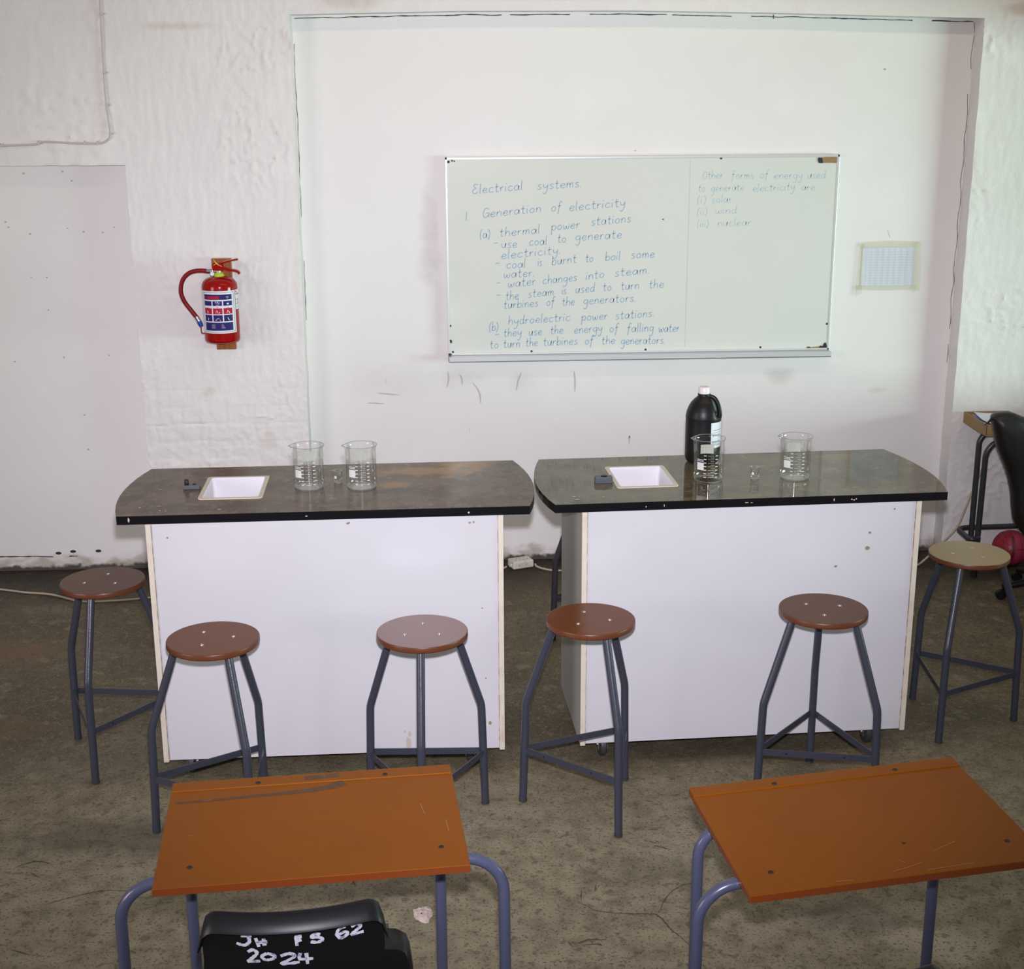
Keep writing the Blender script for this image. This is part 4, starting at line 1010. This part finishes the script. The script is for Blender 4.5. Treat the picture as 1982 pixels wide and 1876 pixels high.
ink('print_row', [[(RL*D_(-32), 1.236), (RL*D_(36), 1.236)]]+[[(RL*D_(-24), 1.230-.0028*k), (RL*D_(-24+14-2*(k % 3)), 1.230-.0028*k)] for k in range(7)]+[[(RL*D_(8), 1.230-.0028*k), (RL*D_(14+k), 1.230-.0028*k)] for k in range(7)], .0011, PRT)
ink('print_row', [[(RL*D_(-37), 1.3045), (RL*D_(-35), 1.3045)]], .003, NAVY); ink('print_row', [[(RL*D_(-4), 1.3045), (RL*D_(0), 1.3045)], [(RL*D_(31), 1.3045), (RL*D_(34), 1.3045)]], .003, REDPRINT)
for z, h in ((1.355,.0035),(1.333,.0016),(1.314,.0016)): rule(66, 110, z, z+h, REDPRINT, lw2)
for tt in (76, 92): rule(tt, tt+2.5, 1.314, 1.333, PRT, lw2)
rule(67, 72, 1.364, 1.372, REDPRINT, lw2); rule(67, 105, 1.299, 1.301, PRT, lw2)

# ================================================================ WHITEBOARD
wbd = thing('whiteboard', 'long aluminium framed whiteboard with blue handwritten notes on electricity', 'whiteboard', (0, 0, 0))
BX0, BX1, BZ0, BZ1 = -.900, .902, 1.026, 1.928
m = MB(); m.box(BX0+.003, BX1-.003, -.027, -.004, BZ0+.003, BZ1-.003); m.build('writing_surface', BOARDW, wbd)
m = MB(); m.box(BX0, BX1, -.030, -.002, BZ1-.011, BZ1); m.build('frame_rail', ALU, wbd, bevel=.0015)
m = MB(); m.box(BX0, BX1, -.030, -.002, BZ0, BZ0+.009); m.build('frame_rail', ALU, wbd, bevel=.0015)
for x in (BX0, BX1-.010):
    m = MB(); m.box(x, x+.010, -.030, -.002, BZ0, BZ1); m.build('frame_rail', ALU, wbd, bevel=.0015)
m = MB(); y0 = -.068
tp = [(-.002, 1.0275), (-.046, 1.0235), (y0, 1.0255), (y0-.003, 1.024), (y0-.003, 1.003), (y0, 1.0005), (-.010, 1.006), (-.002, 1.008)]
for x in (BX0+.004, BX1): m.v += [(x, y, z) for y, z in tp]
for j in range(8): m.f.append((j, (j+1) % 8, 8+(j+1) % 8, 8+j))
m.f.append(tuple(range(7, -1, -1))); m.f.append(tuple(range(8, 16)))
tr = m.build('pen_tray', ALU, wbd)
m = MB(); m.box(BX0+.004, BX1, y0-.0042, y0-.0028, .9995, 1.0035); m.build('tray_lip', ALUDARK, tr)
m = MB(); m.box(BX0, BX0+.012, y0-.002, -.002, 1.001, 1.027); m.build('tray_end_cap', ALUDARK, tr, bevel=.003)
YB = -.0275
for k, words in BOARD_TEXT:
    for (w, xa, za, xb, zb) in words:
        m = MB(); write_word(m, w, xa, za, xb, zb, .0215 if k == 'a' else .0185, .0034 if k == 'a' else .0030, lambda x, z: (x, YB, z))
        m.build('handwritten_word', INK if k == 'a' else INKPALE, wbd)
m = MB(); m.ribbon([(.2145+.0012*sin(k*2.1), 1.905-.0175*k) for k in range(50)], .0022, lambda x, z: (x, YB, z)); m.build('drawn_line', INKLINE, wbd)
for (x, z, r) in [(.355,1.915,.0055),(.096,1.643,.0032),(-.888,1.164,.005),(-.878,1.041,.005),(-.51,1.039,.0052),(.028,1.039,.0052),(.574,1.042,.0052),(.886,1.149,.0052),(-.884,1.908,.006),(-.868,1.913,.004),(-.858,1.911,.0035),(.879,1.905,.005)]:
    m = MB(); m.lathe([(r,0),(r*.8,.0016),(0.0005,.002)], 12); m.v = [(x+a, YB-c, z+b) for a, b, c in m.v]; m.build('fixing_screw', BLACKMARK, wbd)
for pts in ([(-.893,1.098),(-.886,1.100),(-.881,1.092),(-.884,1.082),(-.890,1.086)], [(-.897,1.036),(-.885,1.034),(-.882,1.028),(-.897,1.027)], [(.795,1.038),(.803,1.042),(.812,1.040),(.812,1.036),(.795,1.036)], [(.852,1.036),(.862,1.046),(.872,1.043),(.878,1.058),(.886,1.060),(.891,1.046),(.892,1.036)]):
    m = MB(); m.prism(pts, 0, .003); m.v = [(a, YB-c, b) for a, b, c in m.v]; m.build('glue_residue', BLACKMARK, wbd)
m = MB(); m.prism([(.800,1.0355),(.890,1.0355),(.890,1.041),(.850,1.042),(.815,1.039),(.800,1.0385)], 0, .002); m.v = [(a, YB-c, b) for a, b, c in m.v]; m.build('tape_residue', TAPEBRN, wbd)
m = MB(); m.prism([(.801,1.908),(.805,1.891),(.888,1.890),(.889,1.916),(.834,1.917),(.815,1.913),(.803,1.914)], 0, .003); m.v = [(a, YB-c, b) for a, b, c in m.v]
tag(m.build('brown_tape', TAPEBRN), 'scrap of torn brown tape in the top right corner of the whiteboard', 'tape')
m = MB(); m.prism([(.799,1.909),(.805,1.890),(.825,1.890),(.820,1.914),(.804,1.915)], .003, .0036); m.v = [(a, YB-c, b) for a, b, c in m.v]; m.build('black_end', BLACKMARK, bpy.data.objects['brown_tape'])

# ================================================================ PAPER ON THE WALL
pp = MB(); nx, nz = 14, 10
for i in range(nx+1):
    for k in range(nz+1):
        x = 1.043+.2475*i/nx; z = 1.3215+.1805*k/nz
        pp.v.append((x+(.003*(1-k/nz) if i == nx else 0), -.004-.0022*abs(noise.noise(Vector((x*20, 1, z*20))))-(.002 if i < 2 else 0)*abs(noise.noise(Vector((x*60, 4, z*60)))), z))
for i in range(nx):
    for k in range(nz): a = i*(nz+1)+k; pp.f.append((a, a+nz+1, a+nz+2, a+1))
paper = tag(pp.build('ruled_paper', PAPER), 'ruled white sheet of paper taped to the wall right of the whiteboard', 'paper')
m = MB()
for x in (1.063,1.086,1.114,1.142,1.170,1.198,1.227,1.255): m.ribbon([(x, 1.326), (x, 1.500)], .0013, lambda a, b: (a, -.0078, b))
m.build('column_lines', PAPERLINE, paper)
m = MB()
for k in range(13): m.ribbon([(1.066, 1.334+.0122*k), (1.285, 1.334+.0122*k)], .0007, lambda a, b: (a, -.0077, b))
m.build('row_lines', PAPERLINE, paper)
TP = 'yellowed strips of clear tape'
for pts, nm in (([(1.030,1.500),(1.300,1.502),(1.302,1.528),(1.16,1.533),(1.032,1.526)], 'upper edge'), ([(1.018,1.326),(1.312,1.324),(1.310,1.303),(1.16,1.300),(1.020,1.305)], 'lower edge'),
                ([(1.024,1.520),(1.048,1.520),(1.048,1.290),(1.016,1.275)], 'left edge'), ([(1.286,1.525),(1.318,1.530),(1.325,1.300),(1.290,1.290)], 'right edge')):
    m = MB(); m.prism(pts, 0, .0008); m.v = [(a, -.0085-c-(.001 if 'edge' in nm and nm[0] in 'ul' else 0), b) for a, b, c in m.v]
    o = tag(m.build('clear_tape', CLEARTAPE), 'yellowed clear tape along the %s of the ruled paper' % nm, 'tape', TP)
    nt = CLEARTAPE.node_tree; CLEARTAPE.node_tree.nodes['Principled BSDF'].inputs['Alpha'].default_value = .22

# ================================================================ CABLES
wc = [(-2.348,2.80),(-2.353,2.596),(-2.358,2.428),(-2.363,2.215),(-2.357,2.085),(-2.356,2.045),(-2.364,2.024),(-2.385,2.010),(-2.414,2.003),(-2.503,2.004),(-2.613,2.011),(-2.658,2.009),(-2.690,2.000),(-2.836,1.996),(-3.05,1.992)]
m = MB(); m.tube([(x, -.1215-.002*noise.noise(Vector((x*9, 0, z*9))), z) for x, z in spline(wc, 6)], .0042, 8)
wcab = tag(m.build('wall_cable', CORDW, smooth=True), 'thin grey-white cable clipped to the wall at upper left', 'cable')
for (x, z, v) in [(-2.353,2.54,1),(-2.360,2.30,1),(-2.361,2.165,1),(-2.356,2.045,1),(-2.414,2.003,0),(-2.470,2.004,0),(-2.668,2.006,0),(-2.83,1.996,0)]:
    m = MB(); m.box(x-.006, x+.006, -.1275, -.116, z-.006, z+.006); m.build('cable_clip', CORDW, wcab, bevel=.002)
    m = MB(); sx = .011 if v else 0; sz = 0 if v else .009; m.lathe([(.0032,0),(.002,.0015)], 8, close_top=True); m.v = [(x+sx+a, -.122-c, z+sz+b) for a, b, c in m.v]; m.build('clip_nail', SPECK, wcab)
cpts = [(-3.6,-.20,.005),(-3.2,-.22,.005),(-2.998,-.273,.005),(-2.867,-.323,.005),(-2.74,-.359,.005),(-2.6,-.450,.005),(-2.505,-.466,.005),(-2.371,-.451,.005),(-2.282,-.431,.005),(-2.0,-.36,.005),(-1.5,-.25,.005),(-1.0,-.18,.005),(-.70,-.155,.006),(-.640,-.142,.014)]
m = MB(); m.tube(spline(cpts, 6), .0050, 8)
cp2 = [(-.500,-.118,.016),(-.49,-.135,.008),(-.447,-.170,.005),(-.369,-.193,.005),(0,-.24,.005),(.6,-.34,.005),(1.1,-.36,.005),(1.30,-.262,.005),(1.38,-.215,.030),(1.455,-.245,.130),(1.512,-.25,.205),(1.542,-.25,.292),(1.57,-.25,.38),(1.607,-.25,.49),(1.640,-.27,.60),(1.67,-.30,.66)]
m.tube(spline(cp2, 6), .0052, 8)
cord = tag(m.build('extension_cord', CORDM, smooth=True, angle=60), 'cream extension cord lying along the foot of the back wall', 'cord')
ad = thing('multi_plug_adapter', 'dirty white multi-plug adapter lying on the floor between the benches', 'adapter', (-.569, -.108, 0), .36)
m = MB(); m.box(-.054, .054, -.036, .036, .002, .040); m.build('adapter_body', ADAPT, ad, bevel=.007, seg=3)
for x in (-.030, .008):
    for dx, dy in ((0, .014), (-.010, -.008), (.010, -.008)):
        m = MB(); m.lathe([(.0032,0),(.0028,.0004)], 10, (x+dx+.012, dy, .0402), close_top=True); m.build('socket_hole', BLACKMARK, ad)
m = MB(); m.tube([(-.062, -.010, .018), (-.050, -.008, .018)], .008, 10); m.tube([(.050, .004, .020), (.064, .006, .018)], .008, 10); m.build('cord_grip', ADAPT, ad)

# ================================================================ RIGHT-HAND CORNER: stand, tray, ball, office chair
st = thing('tube_stand', 'dark tube framed stand with a footrest ring against the right wall', 'stand', (0, 0, 0))
m = MB(); m.tube(bend([(1.552,-.395,.010),(1.549,-.415,.662),(1.93,-.415,.662),(1.93,-.395,.010)], .075, 9), .0135, 16); m.build('front_leg_frame', DARKTUBE, st, smooth=True, angle=50)
m = MB(); m.tube(bend([(1.566,-.285,.010),(1.570,-.275,.672),(1.92,-.275,.672),(1.92,-.285,.010)], .060, 9), .0135, 16); m.build('rear_leg_frame', DARKTUBE, st, smooth=True, angle=50)
m = MB(); m.tube(bend([(1.98,-.243,.2),(1.500,-.262,.2),(1.500,-.445,.2),(1.549,-.421,.2)], .055, 8), .0125, 14); m.build('footrest_ring', DARKTUBE, st, smooth=True, angle=50)
for (x, y) in ((1.552,-.395),(1.566,-.285),(1.93,-.395),(1.92,-.285)):
    m = MB(); m.lathe([(.015,0),(.0155,.002),(.0155,.022)], 14, (x, y, 0), close_bot=True); m.build('foot', RUBBER, st)
bx = thing('cardboard_tray', 'open brown cardboard tray holding papers on the dark stand', 'tray', (1.646, -.281, .688), .012)
w2, d2, h2, tk = .109, .138, .053, .006
m = MB(); m.box(-w2, w2, -d2, d2, 0, tk); m.build('tray_base', CARD, bx)
for a in ((-w2, -w2+tk, -d2, d2), (w2-tk, w2, -d2, d2), (-w2+tk, w2-tk, -d2, -d2+tk), (-w2+tk, w2-tk, d2-tk, d2)):
    m = MB(); m.box(*a, tk, h2); m.build('tray_side', CARD, bx, bevel=.001)
m = MB(); m.box(-w2-.0004, -w2+.004, -d2-.0006, -d2+.0004, .006, h2-.002); m.build('corner_slit', mat('dark_slit', (.07, .04, .015), .7), bx)
for i, (dz, a, dx, dy) in enumerate([(.030, .0, .004, .0), (.036, .06, .010, .006), (.045, -.045, .008, -.006)]):
    m = MB(); n = 8
    for r in range(n+1):
        for c in range(n+1):
            x = -.085+.17*c/n; y = -.118+.236*r/n
            m.v.append((x, y, .006*(2*c/n-1)**2+.004*sin(r*.7+i)))
    for r in range(n):
        for c in range(n): k = r*(n+1)+c; m.f.append((k, k+1, k+n+2, k+n+1))
    o = m.build('paper_sheet', mat('tray_paper_%s' % 'abc'[i], [(.62,.64,.66),(.30,.33,.52),(.70,.74,.82)][i], .7), None)
    o.location = (1.646+dx, -.281+dy, .688+dz); o.rotation_euler = (0, 0, a)
    tag(o, ['greenish white sheet at the bottom of the cardboard tray', 'thin blue edged sheet in the middle of the cardboard tray', 'topmost white sheet of paper in the cardboard tray'][i], 'paper', 'papers in the cardboard tray')
# ball
BC = (1.787, -.232, .0855); BR = .085
bm = MB(); bm.lathe([(BR*sin(pi*k/24)+1e-5, -BR*cos(pi*k/24)) for k in range(25)], 48)
ball = bm.build('ball', BALLRED, None, smooth=True); ball.location = BC
tag(ball, 'worn red and pink ball on the floor under the dark stand', 'ball')
ball.data.materials.append(BALLPINK)
for p in ball.data.polygons:
    if p.center.x > -.012: p.material_index = 1
for ax, off in (((1,0,0), -.5), ((1,0,0), .25), ((0,.5,1), -.3), ((.3,-.2,1), .42), ((.2,1,.3), .2)):
    n = Vector(ax).normalized(); u = n.orthogonal().normalized(); v = n.cross(u); rr_ = BR*math.sqrt(1-off*off)
    m = MB(); m.tube([tuple(n*off*BR+(u*cos(2*pi*k/40)+v*sin(2*pi*k/40))*rr_) for k in range(40)], .0011, 6, closed=True); m.build('seam', SEAM, ball)
m = MB()
def on_ball(x, z): y = math.sqrt(max(0, BR*BR-x*x-z*z)); k = (BR+.0006)/BR; return (x*k, -y*k, z*k)
m.ribbon([(-.014-.0008*k, .072-.009*k) for k in range(15)], .013, on_ball); pb_ = m.build('printed_band', BALLTXT, ball)
m = MB()
for k in range(5):
    z = .020-.011*k; m.ribbon([(-.021, z), (-.014, z)], .0022, lambda x, z: tuple(1.008*c for c in on_ball(x, z)))
m.build('printed_letters', SEAM, pb_)
# office chair, seen from behind at the very edge
oc = thing('office_chair', 'dark leatherette office chair at the right edge before the red ball', 'chair', (1.66, -.80, 0))
left = spline([(1.425,.889),(1.405,.880),(1.401,.862),(1.411,.822),(1.438,.735),(1.487,.632),(1.517,.54),(1.530,.46),(1.549,.391),(1.60,.325)], 4)
right = spline([(1.72,.310),(1.80,.37),(1.86,.47),(1.88,.58),(1.87,.70),(1.82,.77),(1.72,.815),(1.60,.852),(1.54,.868),(1.488,.889),(1.455,.893)], 4)
ol = [(x-1.66, z) for x, z in left+right]; n = len(ol); cxo, czo = sum(p[0] for p in ol)/n, sum(p[1] for p in ol)/n
m = MB()
lay = [(-.060,.55),(-.056,.80),(-.044,.93),(-.022,.99),(0,1.0),(.022,.985),(.036,.92),(.042,.78),(.044,.5)]
for y, s_ in lay: m.v += [(cxo+(x-cxo)*s_, y, czo+(z-czo)*s_) for x, z in ol]
for k in range(len(lay)-1):
    for j in range(n): m.f.append((k*n+j, k*n+(j+1) % n, (k+1)*n+(j+1) % n, (k+1)*n+j))
m.f.append(tuple(range(n-1, -1, -1))); m.f.append(tuple((len(lay)-1)*n+j for j in range(n)))
obk = m.build('backrest', LEATHER, oc, smooth=True, angle=70)
m = MB(); m.tube([(-.258,-.01,.868),(-.272,-.014,.854),(-.296,-.018,.836)], [.007,.005,.0012], 8); m.build('torn_flap', LEATHER, obk)
m = MB(); m.lathe([(.19,.365),(.215,.38),(.22,.41),(.20,.43),(.02,.435)], 32, (.16, .10, 0), close_bot=True, close_top=True); m.build('seat_cushion', LEATHER, oc, smooth=True, angle=60)
m = MB(); m.tube([(.14,.10,.07),(.14,.10,.37)], .025, 14); m.build('gas_post', BLACKPL, oc, smooth=True, angle=50)
m = MB(); m.bar((.12,-.02,.33), (.10,-.03,.52), .05, .012, (0,1,0)); m.build('back_support', BLACKPL, oc)
for k in range(5):
    a = radians(180+72*k); c_, s_ = cos(a), sin(a)
    m = MB(); m.tube([(.14+.02*c_, .10+.02*s_, .085), (.14+.13*c_, .10+.13*s_, .080), (.14+.235*c_, .10+.235*s_, .060)], [.022,.018,.013], 10); lg = m.build('base_leg', BLACKPL, oc, smooth=True, angle=50)
    m = MB(); m.lathe([(.004,-.011),(.022,-.011),(.025,-.006),(.025,.006),(.022,.011),(.004,.011)], 18, close_top=True, close_bot=True)
    px, py = .14+.24*c_, .10+.24*s_; m.v = [(px+x, py+z, .025+y) for x, y, z in m.v]; m.build('castor', BLACKPL, lg, smooth=True, angle=40)

# ================================================================ LUMP ON THE FLOOR
lm = MB()
for k in range(9):
    for j in range(22):
        a = 2*pi*j/22; ph = k/8*pi/2
        r = 1+.55*noise.noise(Vector((cos(a)*1.4, sin(a)*1.4, 3)))+.25*noise.noise(Vector((cos(a)*4, sin(a)*4, k*.4)))
        lm.v.append((.029*r*cos(ph)*cos(a), .036*r*cos(ph)*sin(a), .013*sin(ph)*(1+.5*noise.noise(Vector((cos(a)*3*cos(ph), sin(a)*3*cos(ph), 8))))))
for k in range(8):
    for j in range(22): lm.f.append((k*22+j, k*22+(j+1) % 22, (k+1)*22+(j+1) % 22, (k+1)*22+j))
lo = lm.build('plaster_lump', ROCK); lo.location = (-1.020, -3.035, .0)
tag(lo, 'pale flat lump of plaster on the floor right of the black chair', 'rubble')
m = MB(); m.lathe([(.0032,0),(.002,.002)], 8, (-.004, -.016, .0125), close_top=True); m.build('red_fleck', REDPRINT, lo)
